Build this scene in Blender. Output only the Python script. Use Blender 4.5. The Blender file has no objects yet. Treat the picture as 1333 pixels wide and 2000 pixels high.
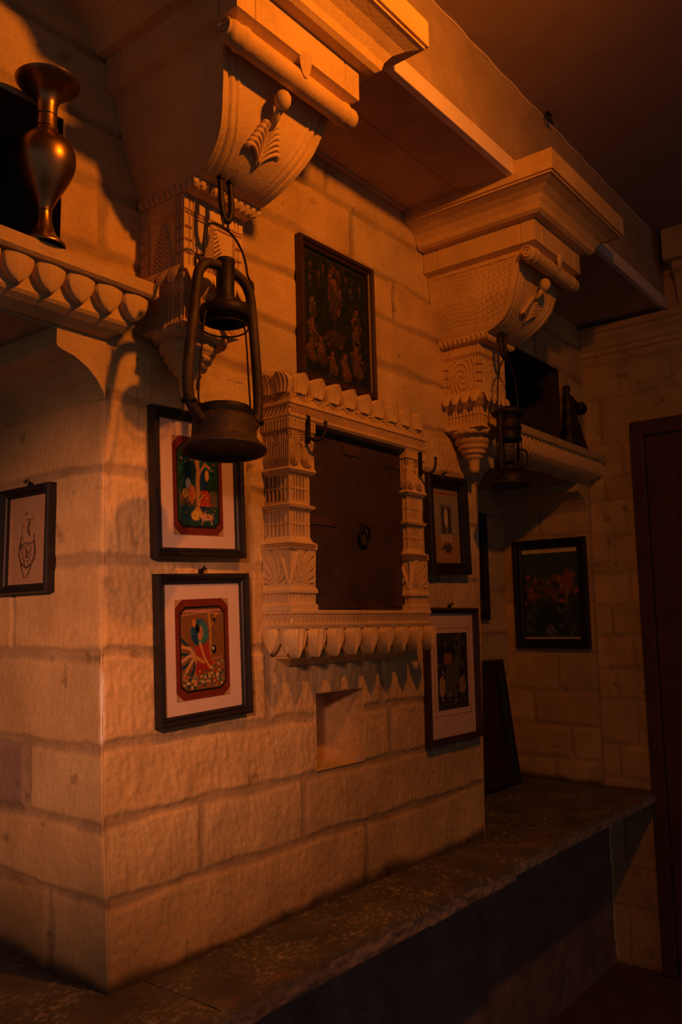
import bpy, bmesh, math, random
import numpy as np
from mathutils import Matrix, Vector
random.seed(7)
C = bpy.context.scene.collection
PI = math.pi

# ------------------------------------------------------------------ camera, world, lights, exposure
sc = bpy.context.scene
cam_data = bpy.data.cameras.new('camera')
cam = bpy.data.objects.new('camera', cam_data); C.objects.link(cam)
cam_data.sensor_fit = 'VERTICAL'; cam_data.sensor_height = 36.0; cam_data.lens = 36.0 * 1652.74 / 2000.0
cam_data.clip_start = 0.01; cam_data.clip_end = 50
yaw, pit, rol = 0.905596, 0.1312356, -0.0165065
_f = Vector((math.sin(yaw) * math.cos(pit), math.cos(yaw) * math.cos(pit), math.sin(pit)))
_r = _f.cross(Vector((0, 0, 1))).normalized(); _u = _r.cross(_f)
_c, _s = math.cos(rol), math.sin(rol)
_r, _u = _c * _r + _s * _u, -_s * _r + _c * _u
cam.matrix_world = Matrix(((_r.x, _u.x, -_f.x, -0.9942), (_r.y, _u.y, -_f.y, -1.3223), (_r.z, _u.z, -_f.z, 0.6462), (0, 0, 0, 1)))
sc.camera = cam

world = bpy.data.worlds.new('world'); sc.world = world; world.use_nodes = True
bg = world.node_tree.nodes['Background']
bg.inputs[0].default_value = (1.0, 0.82, 0.85, 1); bg.inputs[1].default_value = 0.060

def spot(name, loc, target, energy, color, radius, angle, blend):
    d = bpy.data.lights.new(name, 'SPOT'); d.energy = energy; d.color = color; d.shadow_soft_size = radius
    d.spot_size = math.radians(angle); d.spot_blend = blend
    o = bpy.data.objects.new(name, d); o.location = loc; C.objects.link(o)
    o.rotation_euler = (Vector(target) - Vector(loc)).to_track_quat('-Z', 'Y').to_euler(); return o
# the shaded amber lamp high in the room, and an added, unseen pinkish fill for the lower corner
spot('amber_ceiling_lamp', (0.16, -1.2, 1.93), (0.14, -0.24, 1.64), 46, (1.0, 0.24, 0.007), 0.03, 170, 1.0)
spot('pink_fill_spot', (-1.85, -1.64, 1.21), (-0.05, 0.0, 0.62), 200, (1.0, 0.36, 0.185), 0.10, 24, 1.0)

vs = sc.view_settings
vs.view_transform = 'Standard'; vs.look = 'None'; vs.gamma = 1.0; vs.exposure = 0.0; vs.use_curve_mapping = False

# ------------------------------------------------------------------ helpers
def lin(c):
    c = np.asarray(c, float)
    return np.where(c <= 0.04045, c / 12.92, ((c + 0.055) / 1.055) ** 2.4)
def hx(s):
    return tuple(lin([int(s[i:i + 2], 16) / 255 for i in (0, 2, 4)]))

def vnoise(x, y, seed=0):
    """smooth value noise in -1..1"""
    rs = np.random.RandomState(seed); T = rs.uniform(-1, 1, (256, 256))
    xi = np.floor(x).astype(int); yi = np.floor(y).astype(int)
    fx = x - xi; fy = y - yi; fx = fx * fx * (3 - 2 * fx); fy = fy * fy * (3 - 2 * fy)
    g = lambda a, b: T[a % 256, b % 256]
    return (g(xi, yi) * (1 - fx) + g(xi + 1, yi) * fx) * (1 - fy) + (g(xi, yi + 1) * (1 - fx) + g(xi + 1, yi + 1) * fx) * fy
def fbm(x, y, seed=0, oct=4):
    s = 0; a = 1; n = 0
    for i in range(oct):
        s = s + a * vnoise(x * 2 ** i, y * 2 ** i, seed + i); n += a; a *= 0.5
    return s / n
def sstep(a, b, x):
    t = np.clip((x - a) / (b - a), 0, 1); return t * t * (3 - 2 * t)

class MB:
    """collects grids, boxes, tubes and lathes into one mesh"""
    def __init__(self):
        self.v = []; self.f = []; self.c = []; self.n = 0; self.hascol = False; self.sm = []
    def add(self, verts, faces, col=None, smooth=False):
        verts = np.asarray(verts, float).reshape(-1, 3)
        self.v.append(verts)
        if col is None: self.c.append(np.ones((len(verts), 3)) * 0.5)
        else:
            self.hascol = True
            self.c.append(np.broadcast_to(np.asarray(col, float), (len(verts), 3)).copy())
        for f in faces:
            self.f.append(tuple(i + self.n for i in f)); self.sm.append(smooth)
        self.n += len(verts); return self
    def grid(self, P, col=None, keep=None, smooth=True, wrapu=False):
        nu, nv = P.shape[:2]
        idx = np.arange(nu * nv).reshape(nu, nv)
        if wrapu: idx = np.vstack([idx, idx[:1]])
        q = np.stack([idx[:-1, :-1], idx[1:, :-1], idx[1:, 1:], idx[:-1, 1:]], -1).reshape(-1, 4)
        if keep is not None: q = q[keep.reshape(-1)]
        return self.add(P.reshape(-1, 3), q.tolist(), None if col is None else np.asarray(col).reshape(-1, 3), smooth)
    def box(self, x0, x1, y0, y1, z0, z1, col=None):
        v = [(x, y, z) for z in (z0, z1) for y in (y0, y1) for x in (x0, x1)]
        return self.add(v, [(0, 2, 3, 1), (4, 5, 7, 6), (0, 1, 5, 4), (2, 6, 7, 3), (0, 4, 6, 2), (1, 3, 7, 5)], col)
    def tube(self, pts, r, n=8, col=None, closed=False, cap=True):
        pts = [Vector(p) for p in pts]; m = len(pts)
        rr = r if hasattr(r, '__len__') else [r] * m
        V = []; up = None
        for i, p in enumerate(pts):
            if closed: t = (pts[(i + 1) % m] - pts[i - 1])
            else: t = pts[min(i + 1, m - 1)] - pts[max(i - 1, 0)]
            t = t.normalized() if t.length > 1e-9 else Vector((0, 0, 1))
            if up is None:
                up = Vector((0, 0, 1)) if abs(t.z) < 0.9 else Vector((1, 0, 0))
            a = t.cross(up)
            if a.length < 1e-6: a = t.orthogonal()
            a.normalize(); b = a.cross(t).normalized(); up = b
            for k in range(n):
                an = 2 * PI * k / n
                V.append(p + float(rr[i]) * (math.cos(an) * a + math.sin(an) * b))
        F = []
        for i in range(m if closed else m - 1):
            j = (i + 1) % m
            for k in range(n):
                F.append((i * n + k, i * n + (k + 1) % n, j * n + (k + 1) % n, j * n + k))
        if cap and not closed:
            F.append(tuple(range(n))[::-1]); F.append(tuple((m - 1) * n + k for k in range(n)))
        return self.add([tuple(v) for v in V], F, col, True)
    def lathe(self, prof, c=(0, 0, 0), n=32, col=None, a0=0, a1=2 * PI, axis='z'):
        full = abs(a1 - a0 - 2 * PI) < 1e-6
        an = np.linspace(a0, a1, n + (0 if full else 1), endpoint=not full)
        P = np.zeros((len(an), len(prof), 3))
        for j, (r, z) in enumerate(prof):
            P[:, j, 0] = r * np.cos(an); P[:, j, 1] = r * np.sin(an); P[:, j, 2] = z
        if axis == 'y': P = P[:, :, [0, 2, 1]] * np.array([1, 1, 1])
        if axis == 'x': P = P[:, :, [2, 0, 1]]
        return self.grid(P + np.array(c), col, wrapu=full)
    def prism(self, outline, axis, a0, a1, col=None):
        """outline of 2-D points extruded along axis ('x': (y,z), 'y': (x,z), 'z': (x,y))"""
        n = len(outline); V = []
        for a in (a0, a1):
            for p, q in outline:
                V.append({'x': (a, p, q), 'y': (p, a, q), 'z': (p, q, a)}[axis])
        F = [tuple(range(n))[::-1], tuple(range(n, 2 * n))] + [(i, (i + 1) % n, n + (i + 1) % n, n + i) for i in range(n)]
        return self.add(V, F, col)
    def build(self, name, mat, parent=None, bevel=0, M=None, recalc=False):
        me = bpy.data.meshes.new(name)
        V = np.concatenate(self.v)
        if M is not None:
            A = np.array(M); V = V @ A[:3, :3].T + A[:3, 3]
        me.from_pydata(V.tolist(), [], self.f)
        if self.hascol:
            at = me.color_attributes.new('Col', 'FLOAT_COLOR', 'POINT')
            cc = np.ones((len(V), 4), np.float32); cc[:, :3] = np.concatenate(self.c)
            at.data.foreach_set('color', cc.ravel())
        me.polygons.foreach_set('use_smooth', np.array(self.sm, bool))
        me.update()
        if recalc:
            bm = bmesh.new(); bm.from_mesh(me); bmesh.ops.recalc_face_normals(bm, faces=bm.faces); bm.to_mesh(me); bm.free()
        me.materials.append(mat)
        o = bpy.data.objects.new(name, me); C.objects.link(o)
        if parent: o.parent = parent
        if bevel:
            b = o.modifiers.new('bevel', 'BEVEL'); b.width = bevel; b.segments = 2; b.limit_method = 'ANGLE'
        return o

def tag(o, label=None, cat=None, group=None, kind=None):
    for k, v in (('label', label), ('category', cat), ('group', group), ('kind', kind)):
        if v: o[k] = v
    return o
def thing(name, label, cat, loc=(0, 0, 0), group=None, M=None):
    o = bpy.data.objects.new(name, None); C.objects.link(o); o.empty_display_size = 0.05
    if M is not None: o.matrix_world = M
    else: o.location = loc
    return tag(o, label, cat, group)
def structure(mb, name, mat, **k):
    return tag(mb.build(name, mat, **k), kind='structure')
def localize(root):
    """parts were built in world coordinates: move them into the root's frame"""
    bpy.context.view_layer.update()
    inv = root.matrix_world.inverted()
    for ch in root.children:
        if ch.type == 'MESH' and not ch.get('_loc'):
            ch.data.transform(inv)
            for g in ch.children:
                if g.type == 'MESH': g.data.transform(inv)
def catmull(pts, k=8):
    P = [np.array(p, float) for p in pts]; out = []
    for i in range(len(P) - 1):
        a, b, c, d = P[max(i - 1, 0)], P[i], P[i + 1], P[min(i + 2, len(P) - 1)]
        for t in np.linspace(0, 1, k, endpoint=False):
            out.append(0.5 * (2 * b + (c - a) * t + (2 * a - 5 * b + 4 * c - d) * t * t + (3 * b - a - 3 * c + d) * t ** 3))
    out.append(P[-1]); return [tuple(p) for p in out]

# ------------------------------------------------------------------ materials
def nodes(name):
    m = bpy.data.materials.new(name); m.use_nodes = True
    nt = m.node_tree; b = nt.nodes['Principled BSDF']
    return m, nt, b
def N(nt, t, **k):
    n = nt.nodes.new(t)
    for a, v in k.items(): setattr(n, a, v)
    return n
def stone(name, base=None, rough=0.9, bump=0.35, scale=60, vary=0.25, spec=0.15, dist=0.004):
    m, nt, b = nodes(name); L = nt.links.new
    tc = N(nt, 'ShaderNodeTexCoord')
    n1 = N(nt, 'ShaderNodeTexNoise'); n1.inputs['Scale'].default_value = 9; n1.inputs['Detail'].default_value = 6
    n2 = N(nt, 'ShaderNodeTexNoise'); n2.inputs['Scale'].default_value = scale; n2.inputs['Detail'].default_value = 8; n2.inputs['Roughness'].default_value = 0.65
    L(tc.outputs['Object'], n1.inputs['Vector']); L(tc.outputs['Object'], n2.inputs['Vector'])
    r1 = N(nt, 'ShaderNodeMapRange'); r1.inputs[1].default_value = 0.3; r1.inputs[2].default_value = 0.7; r1.inputs[3].default_value = 1 - vary; r1.inputs[4].default_value = 1 + vary
    r2 = N(nt, 'ShaderNodeMapRange'); r2.inputs[1].default_value = 0.3; r2.inputs[2].default_value = 0.7; r2.inputs[3].default_value = 1 - vary * 0.7; r2.inputs[4].default_value = 1 + vary * 0.7
    L(n1.outputs[0], r1.inputs[0]); L(n2.outputs[0], r2.inputs[0])
    mu = N(nt, 'ShaderNodeMath', operation='MULTIPLY'); L(r1.outputs[0], mu.inputs[0]); L(r2.outputs[0], mu.inputs[1])
    mix = N(nt, 'ShaderNodeVectorMath', operation='SCALE')
    if base is None:
        at = N(nt, 'ShaderNodeAttribute', attribute_name='Col'); L(at.outputs['Color'], mix.inputs[0])
    else: mix.inputs[0].default_value = base
    L(mu.outputs[0], mix.inputs['Scale']); L(mix.outputs[0], b.inputs['Base Color'])
    b.inputs['Roughness'].default_value = rough; b.inputs['Specular IOR Level'].default_value = spec
    bp_ = N(nt, 'ShaderNodeBump'); bp_.inputs['Strength'].default_value = bump; bp_.inputs['Distance'].default_value = dist
    L(n2.outputs[0], bp_.inputs['Height']); L(bp_.outputs[0], b.inputs['Normal'])
    return m
def plain(name, col, rough=0.5, metal=0.0, bump=0.0, scale=80, vary=0.15, spec=0.3):
    m = stone(name, col, rough, bump, scale, vary, spec, 0.002)
    m.node_tree.nodes['Principled BSDF'].inputs['Metallic'].default_value = metal
    return m
SAND = np.array([0.62, 0.43, 0.20]); MORT = np.array([0.37, 0.265, 0.15])
M_wall = stone('sandstone_masonry', None, 0.92, 0.45, 110, 0.16)
M_carved = stone('carved_sandstone', tuple(SAND * 1.02), 0.85, 0.35, 120, 0.14)
M_slab = stone('soffit_slab_stone', (0.46, 0.32, 0.21), 0.9, 0.3, 70, 0.15)
M_plaster = stone('ceiling_plaster', (0.36, 0.27, 0.26), 0.9, 0.1, 20, 0.06)
M_beam = stone('beam_plaster', (0.42, 0.30, 0.20), 0.9, 0.2, 40, 0.12)
M_strip = stone('painted_strip', (0.82, 0.66, 0.56), 0.7, 0.05, 40, 0.05)
M_bench = stone('bench_stone', None, 0.45, 0.6, 170, 0.3, 0.5)
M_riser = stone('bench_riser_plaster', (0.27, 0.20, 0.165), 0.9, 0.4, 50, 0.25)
M_floor = stone('floor_stone', (0.14, 0.10, 0.085), 0.8, 0.3, 30, 0.2)
M_iron = plain('blackened_iron', (0.030, 0.024, 0.022), 0.55, 0.6, 0.3, 90, 0.4)
M_rust = plain('rusty_lantern_iron', (0.052, 0.036, 0.029), 0.62, 0.3, 0.4, 70, 0.5)
M_darkwood = plain('dark_shutter_wood', (0.050, 0.032, 0.028), 0.6, 0, 0.3, 60, 0.25)
M_strap = plain('worn_strap_metal', (0.085, 0.045, 0.032), 0.5, 0.3, 0.3, 90, 0.4)
M_door = plain('red_brown_door_wood', (0.115, 0.050, 0.040), 0.5, 0, 0.2, 40, 0.2)
M_frame = plain('black_picture_frame', (0.016, 0.013, 0.013), 0.4, 0, 0.1, 60, 0.2, 0.4)
M_frame2 = plain('brown_picture_frame', (0.045, 0.022, 0.016), 0.45, 0, 0.1, 60, 0.2, 0.4)
M_mat = plain('cream_mat_board', (0.62, 0.46, 0.36), 0.7, 0, 0.03, 60, 0.05)
M_tanmat = plain('tan_mat_board', (0.46, 0.28, 0.15), 0.7, 0, 0.03, 60, 0.05)
M_hole = plain('niche_painted_shade', (0.055, 0.040, 0.034), 0.95, 0, 0.3, 60, 0.2)  # near-black: the shade inside niches and recess is put into the colour
M_fig = plain('dark_patinated_figurine', (0.035, 0.028, 0.026), 0.45, 0.3, 0.4, 120, 0.4)
def brass():
    m, nt, b = nodes('aged_brass'); L = nt.links.new
    tc = N(nt, 'ShaderNodeTexCoord'); n = N(nt, 'ShaderNodeTexNoise'); n.inputs['Scale'].default_value = 14; n.inputs['Detail'].default_value = 6
    L(tc.outputs['Object'], n.inputs['Vector'])
    r = N(nt, 'ShaderNodeValToRGB'); r.color_ramp.elements[0].position = 0.35; r.color_ramp.elements[1].position = 0.7
    r.color_ramp.elements[0].color = (0.30, 0.18, 0.08, 1); r.color_ramp.elements[1].color = (0.52, 0.33, 0.14, 1)
    L(n.outputs[0], r.inputs[0]); L(r.outputs[0], b.inputs['Base Color'])
    b.inputs['Metallic'].default_value = 1; b.inputs['Roughness'].default_value = 0.34
    return m
M_brass = brass()
def painted(name='painted_paper', rough=0.55):
    m, nt, b = nodes(name)
    at = N(nt, 'ShaderNodeAttribute', attribute_name='Col'); nt.links.new(at.outputs['Color'], b.inputs['Base Color'])
    b.inputs['Roughness'].default_value = rough; b.inputs['Specular IOR Level'].default_value = 0.2
    return m
M_print = painted()
def glass():
    m, nt, b = nodes('smoky_lantern_glass')
    b.inputs['Base Color'].default_value = (0.8, 0.75, 0.65, 1); b.inputs['Transmission Weight'].default_value = 1
    b.inputs['Roughness'].default_value = 0.12; b.inputs['IOR'].default_value = 1.05; return m
M_glass = glass()

# ------------------------------------------------------------------ masonry
COURSES = [-0.03, 0.153, 0.295, 0.430, 0.597, 0.772, 0.947, 1.092, 1.225, 1.365, 1.502, 1.628, 1.772, 1.92]
def masonry(U, Z, courses, vj, seed, rough=1.0, tints=None, grime=True, mort_w=0.0078, mort=1.0):
    """height (towards the room) and colour for a wall of dressed blocks: courses = joint heights, vj = {course: [u of vertical joints]}"""
    wob = 0.0085 * fbm(U * 8, Z * 8 + 3, seed) + 0.003 * fbm(U * 40, Z * 40, seed + 5)
    zz = Z + wob
    ci = np.clip(np.searchsorted(courses, zz.ravel()).reshape(zz.shape) - 1, 0, len(courses) - 2)
    cz = np.array(courses)
    d = np.minimum(np.abs(zz - cz[ci]), np.abs(cz[ci + 1] - zz))
    bid = np.zeros(U.shape, int); uu = U + 0.008 * fbm(U * 9 + 7, Z * 11, seed + 2)
    for c, us in vj.items():
        msk = ci == c
        for k, u0 in enumerate(sorted(us)):
            d = np.where(msk, np.minimum(d, np.abs(uu - u0)), d)
            bid = np.where(msk & (uu > u0), k + 1, bid)
    w = mort_w * (1 + 0.75 * fbm(U * 6, Z * 6, seed + 9))
    m = 1 - sstep(w * 0.7, w * 1.9, d)
    rs = np.random.RandomState(seed); tab = rs.uniform(-1, 1, (len(courses), 24, 2))
    t = tab[ci, bid]
    ang = 0.16
    ca, sa = math.cos(ang), math.sin(ang)
    ch = fbm((U * ca + Z * sa) * 165, (-U * sa + Z * ca) * 36, seed + 20, 3)
    pit_ = fbm(U * 95, Z * 95, seed + 30, 3)
    h = 0.0018 * t[..., 0] + rough * (0.0020 * fbm(U * 12, Z * 12, seed + 11) + 0.0015 * ch + 0.0010 * pit_)
    h = h * (1 - 0.7 * m) - 0.0042 * m
    col = SAND * (1 + 0.10 * t[..., 1:2]) * np.stack([np.ones_like(U), 1 - 0.05 * t[..., 0], 1 - 0.10 * t[..., 0]], -1)
    col = col * (1 + 0.10 * fbm(U * 5, Z * 5, seed + 40)[..., None])
    if tints:
        for c, k, tc in tints:
            q = ((ci == c) & (bid == k))[..., None]; col = np.where(q, col * np.array(tc), col)
    mm = (mort * m * (0.75 + 0.25 * fbm(U * 20, Z * 20, seed + 3)))[..., None]
    col = col * (1 - mm) + MORT * (1 + 0.15 * fbm(U * 30, Z * 30, seed + 4)[..., None]) * mm
    # dark pits and stains worn into the stone
    spot = sstep(0.50, 0.62, fbm(U * 22, Z * 22, seed + 50))[..., None] * 0.35
    col = col * (1 - spot)
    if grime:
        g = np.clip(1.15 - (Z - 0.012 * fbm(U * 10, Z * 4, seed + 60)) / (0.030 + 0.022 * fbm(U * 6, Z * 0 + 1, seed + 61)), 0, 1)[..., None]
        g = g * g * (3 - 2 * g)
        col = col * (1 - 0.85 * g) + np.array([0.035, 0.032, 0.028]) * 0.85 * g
    return h, col
def axis_vals(a, b, step, extra=()):
    v = list(np.linspace(a, b, max(2, int(round((b - a) / step)) + 1)))
    for e in extra:
        i = int(np.argmin([abs(x - e) for x in v])); v[i] = e
    return np.array(v)

# pier outline leans slightly outwards as it rises
def xl(z): return np.interp(z, [0, .15, .3, .43, .6, .77, 1.09, 1.2], [0, -.008, -.02, -.025, -.029, -.031, -.034, -.034])
def xr(z): return np.interp(z, [0, .23, .51, .75, 1.1, 1.2], [1.376, 1.386, 1.395, 1.404, 1.417, 1.417])
wall = MB()
def px_(u, z): return xl(z) + (xr(z) - xl(z)) * u / 1.39
NX0, NX1, NZ0, NZ1 = .596, .782, .302, .482
us = axis_vals(0, 1.39, .004, (NX0, NX1)); zs = axis_vals(-.03, 1.203, .004, (NZ0, NZ1))
U, Z = np.meshgrid(us, zs, indexing='ij'); X = px_(U, Z)
VJ = {0: [.775], 1: [.221, .54], 2: [.887], 3: [.855, .42], 4: [.36, 1.06], 5: [.36, 1.1], 6: [.36, 1.02], 7: [.4, 1.0]}
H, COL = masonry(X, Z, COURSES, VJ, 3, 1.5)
edge = np.minimum(U, 1.39 - U); H = H * sstep(0, .012, edge) - .003 * (1 - sstep(0, .008, edge))
chip = sstep(-.05, .25, fbm(Z * 22, U * 60, 77)) * (1 - sstep(.004, .009, U)) * sstep(.40, .46, Z) * (1 - sstep(.55, .60, Z))
COL = COL * (1 - chip[..., None]) + np.array([.85, .80, .74]) * chip[..., None]
uc = (us[:-1] + us[1:]) / 2; zc = (zs[:-1] + zs[1:]) / 2
UC, ZC = np.meshgrid(uc, zc, indexing='ij')
keep = ~((UC > NX0) & (UC < NX1) & (ZC > NZ0) & (ZC < NZ1))
H = np.where((U > NX0 - .003) & (U < NX1 + .003) & (Z > NZ0 - .003) & (Z < NZ1 + .003), 0, H)
wall.grid(np.stack([X, -H, Z], -1), COL, keep)
# band of wall above the shelves, with the two wall niches
HL = (-.62, -.14, 1.305, 1.60); HR = (1.47, 2.10, 1.305, 1.628)
us = axis_vals(-.95, 2.40, .006, (HL[0], HL[1], HR[0], HR[1])); zs = axis_vals(1.190, 1.90, .006, (1.305, 1.60, 1.628))
U, Z = np.meshgrid(us, zs, indexing='ij')
VJ2 = {7: [-.5, .6, 1.6], 8: [-.3, .39, .78, 2.0], 9: [-.7, -.05, .5, .96, 1.3, 2.16], 10: [-.4, .1, .64, .958, 2.2], 11: [-.6, .0, .761, 1.2, 1.9], 12: [-.3, .3, .657, 1.1, 1.7]}
VJ2[9] = [-.7, -.05, .62, 1.3, 2.16]
H, COL = masonry(U, Z, COURSES, VJ2, 13, .55, grime=False)
uc = (us[:-1] + us[1:]) / 2; zc = (zs[:-1] + zs[1:]) / 2; UC, ZC = np.meshgrid(uc, zc, indexing='ij')
keep = np.ones(UC.shape, bool)
for a, b, c, d in (HL, HR):
    H = np.where((U > a - .004) & (U < b + .004) & (Z > c - .004) & (Z < d + .004), 0, H)
    keep &= ~((UC > a) & (UC < b) & (ZC > c) & (ZC < d))
wall.grid(np.stack([U, -H, Z], -1), COL, keep)
structure(wall, 'wall_front', M_wall)

# square lamp niche cut into the pier
nic = MB()
ys = np.linspace(0, .125, 40); zz = np.linspace(NZ0, NZ1, 55); xx = np.linspace(NX0, NX1, 55)
def rough_patch(A, B, seed, amp=.003):
    ca, sa = math.cos(.8), math.sin(.8)
    h = amp * (fbm((A * ca + B * sa) * 120, (-A * sa + B * ca) * 35, seed, 3) + .6 * fbm(A * 25, B * 25, seed + 3))
    c = SAND * (1 + .1 * fbm(A * 20, B * 20, seed + 5)[..., None]); return h, c
A, B = np.meshgrid(ys, zz, indexing='ij'); e = sstep(0, .01, A)
h, c = rough_patch(A, B, 5); nic.grid(np.stack([px_(NX1, B) - h * e, A, B], -1), c)
h, c = rough_patch(A, B, 6); nic.grid(np.stack([px_(NX0, B) + h * e, A, B], -1), c)
A, B = np.meshgrid(xx, ys, indexing='ij'); e = sstep(0, .01, B)
h, c = rough_patch(A, B, 7, .002); nic.grid(np.stack([px_(A, NZ0), B, NZ0 + h * e], -1), c)
h, c = rough_patch(A, B, 8, .002); nic.grid(np.stack([px_(A, NZ1), B, NZ1 - h * e], -1), c)
A, B = np.meshgrid(xx, zz, indexing='ij'); h, c = rough_patch(A, B, 9); nic.grid(np.stack([px_(A, B), .125 - h * 0, B], -1), c)
structure(nic, 'wall_niche', M_wall)
# deep wall niches behind the shelves
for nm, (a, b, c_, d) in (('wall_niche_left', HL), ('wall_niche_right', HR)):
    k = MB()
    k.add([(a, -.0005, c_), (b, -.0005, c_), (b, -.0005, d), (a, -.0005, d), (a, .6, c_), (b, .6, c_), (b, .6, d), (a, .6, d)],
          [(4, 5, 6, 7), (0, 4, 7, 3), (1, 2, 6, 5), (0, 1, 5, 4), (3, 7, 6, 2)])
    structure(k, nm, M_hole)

# pier's side towards the left alcove
wl = MB()
us = axis_vals(0, .95, .004); zs = axis_vals(-.03, 1.195, .004); U, Z = np.meshgrid(us, zs, indexing='ij')
CL = [-.03, .150, .283, .421, .594, .774, .947, 1.092, 1.22]
VL = {0: [.179, .55], 1: [.40], 2: [.247, .6], 3: [.42], 4: [.30], 5: [.205, .62], 6: [.38], 7: [.5]}
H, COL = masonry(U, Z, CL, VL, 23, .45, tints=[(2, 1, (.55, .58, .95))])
H = H * sstep(0, .012, U) - .003 * (1 - sstep(0, .008, U))
chip = sstep(-.05, .25, fbm(Z * 22, U * 60, 78)) * (1 - sstep(.004, .009, U)) * sstep(.40, .46, Z) * (1 - sstep(.55, .60, Z))
COL = COL * (1 - chip[..., None]) + np.array([.85, .80, .74]) * chip[..., None]
wl.grid(np.stack([xl(Z) - H, U, Z], -1), COL)
structure(wl, 'wall_left', M_wall)
# pier's other side, back walls of both alcoves
wb = MB()
wb.add([(1.376, 0, .0), (1.376, .385, .0), (1.417, .385, 1.2), (1.417, 0, 1.2)], [(0, 1, 2, 3)], SAND * .9)
us = axis_vals(1.376, 2.345, .008); zs = axis_vals(-.002, 1.2, .008); U, Z = np.meshgrid(us, zs, indexing='ij')
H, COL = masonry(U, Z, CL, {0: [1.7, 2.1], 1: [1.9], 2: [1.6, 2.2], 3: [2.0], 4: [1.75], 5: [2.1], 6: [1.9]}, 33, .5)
wb.grid(np.stack([U, .385 - H, Z], -1), COL)
structure(wb, 'wall_back_right', M_wall)
wb = MB(); wb.add([(-1.3, .952, -.03), (-.034, .952, -.03), (-.034, .952, 1.2), (-1.3, .952, 1.2)], [(0, 1, 2, 3)], SAND * .9)
structure(wb, 'wall_back_left', M_wall)
# right-hand wall: end of the alcove, a small step, then the room wall with the door
wr = MB()
us = axis_vals(0, .40, .006); zs = axis_vals(-.004, 1.25, .006); U, Z = np.meshgrid(us, zs, indexing='ij')
CR = [-.03, .09, .225, .36, .51, .72, .86, 1.00, 1.13, 1.27]
H, COL = masonry(U, Z, CR, {0: [.2], 1: [.12], 2: [.28], 3: [.17], 4: [.08], 5: [.3], 6: [.1], 7: [.22], 8: [.15]}, 43, .5, mort=.5, mort_w=.006)
wr.grid(np.stack([2.33 - H, U, Z], -1), COL)
wr.add([(2.33, 0, 0), (2.365, 0, 0), (2.365, 0, 1.25), (2.33, 0, 1.25)], [(0, 1, 2, 3)], SAND * .85)
structure(wr, 'wall_right_alcove', M_wall); wr = MB()
us = axis_vals(-2.9, .02, .012); us = np.concatenate([us[us < -1.3], axis_vals(-1.3, .02, .006)]); zs = axis_vals(-.66, 2.15, .007); U, Z = np.meshgrid(us, zs, indexing='ij')
CR2 = [-.66, -.45, -.30, -.12, 0.03, .16, .33, .45, .58, .70, .83, .98, 1.12, 1.22, 1.36, 1.555, 1.70, 1.84, 2.0, 2.2]
H, COL = masonry(U, Z, CR2, {i: [-.06 - .08 * (i % 2), -.35 - .07 * (i % 3), -.6, -.95 - .1 * (i % 2), -1.4] for i in range(19)}, 53, .6, grime=False, mort=.5, mort_w=.006)
uc = (us[:-1] + us[1:]) / 2; zc = (zs[:-1] + zs[1:]) / 2; UC, ZC = np.meshgrid(uc, zc, indexing='ij')
wr.grid(np.stack([2.36 - H, U, Z], -1), COL, ~((UC < -.235) & (UC > -1.05) & (ZC < 1.39)))
structure(wr, 'wall_right', M_wall)

# floor, ceiling, soffit, beam
structure(MB().box(-3, 2.6, -3.5, .02, -.76, -.66), 'floor', M_floor)
structure(MB().box(-3, 2.4, -3.5, -.352, 2.15, 2.2), 'ceiling', M_plaster)
so = MB()
for i, (ya, yb_) in enumerate(((-.348, -.196), (-.193, -.02), (-.02, .02))):
    so.box(-1.2, 2.36, ya, yb_, 1.862 + .004 * (i % 2), 1.93)
structure(so, 'trim_soffit', M_slab, bevel=.003)
structure(MB().box(-1.2, 2.36, -.352, -.30, 1.905, 2.15), 'trim_beam', M_beam)
structure(MB().box(-1.2, 2.355, -.362, -.342, 1.858, 1.906), 'trim_strip', M_strip, bevel=.002)
structure(MB().tube([(x, -.353 + .002 * math.sin(x * 40), 2.148) for x in np.linspace(-1, 2.35, 80)], .0025, 5), 'trim_seam', M_strip)

# cornice along the right-hand wall
co = MB()
prof = [(2.36, 1.735), (2.352, 1.735), (2.352, 1.755), (2.342, 1.76), (2.332, 1.785), (2.318, 1.80), (2.318, 1.815), (2.305, 1.82), (2.305, 1.845), (2.36, 1.845)]
co.prism(prof, 'y', -2.0, -.0)
structure(co, 'trim_cornice', M_carved, bevel=.002)

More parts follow.
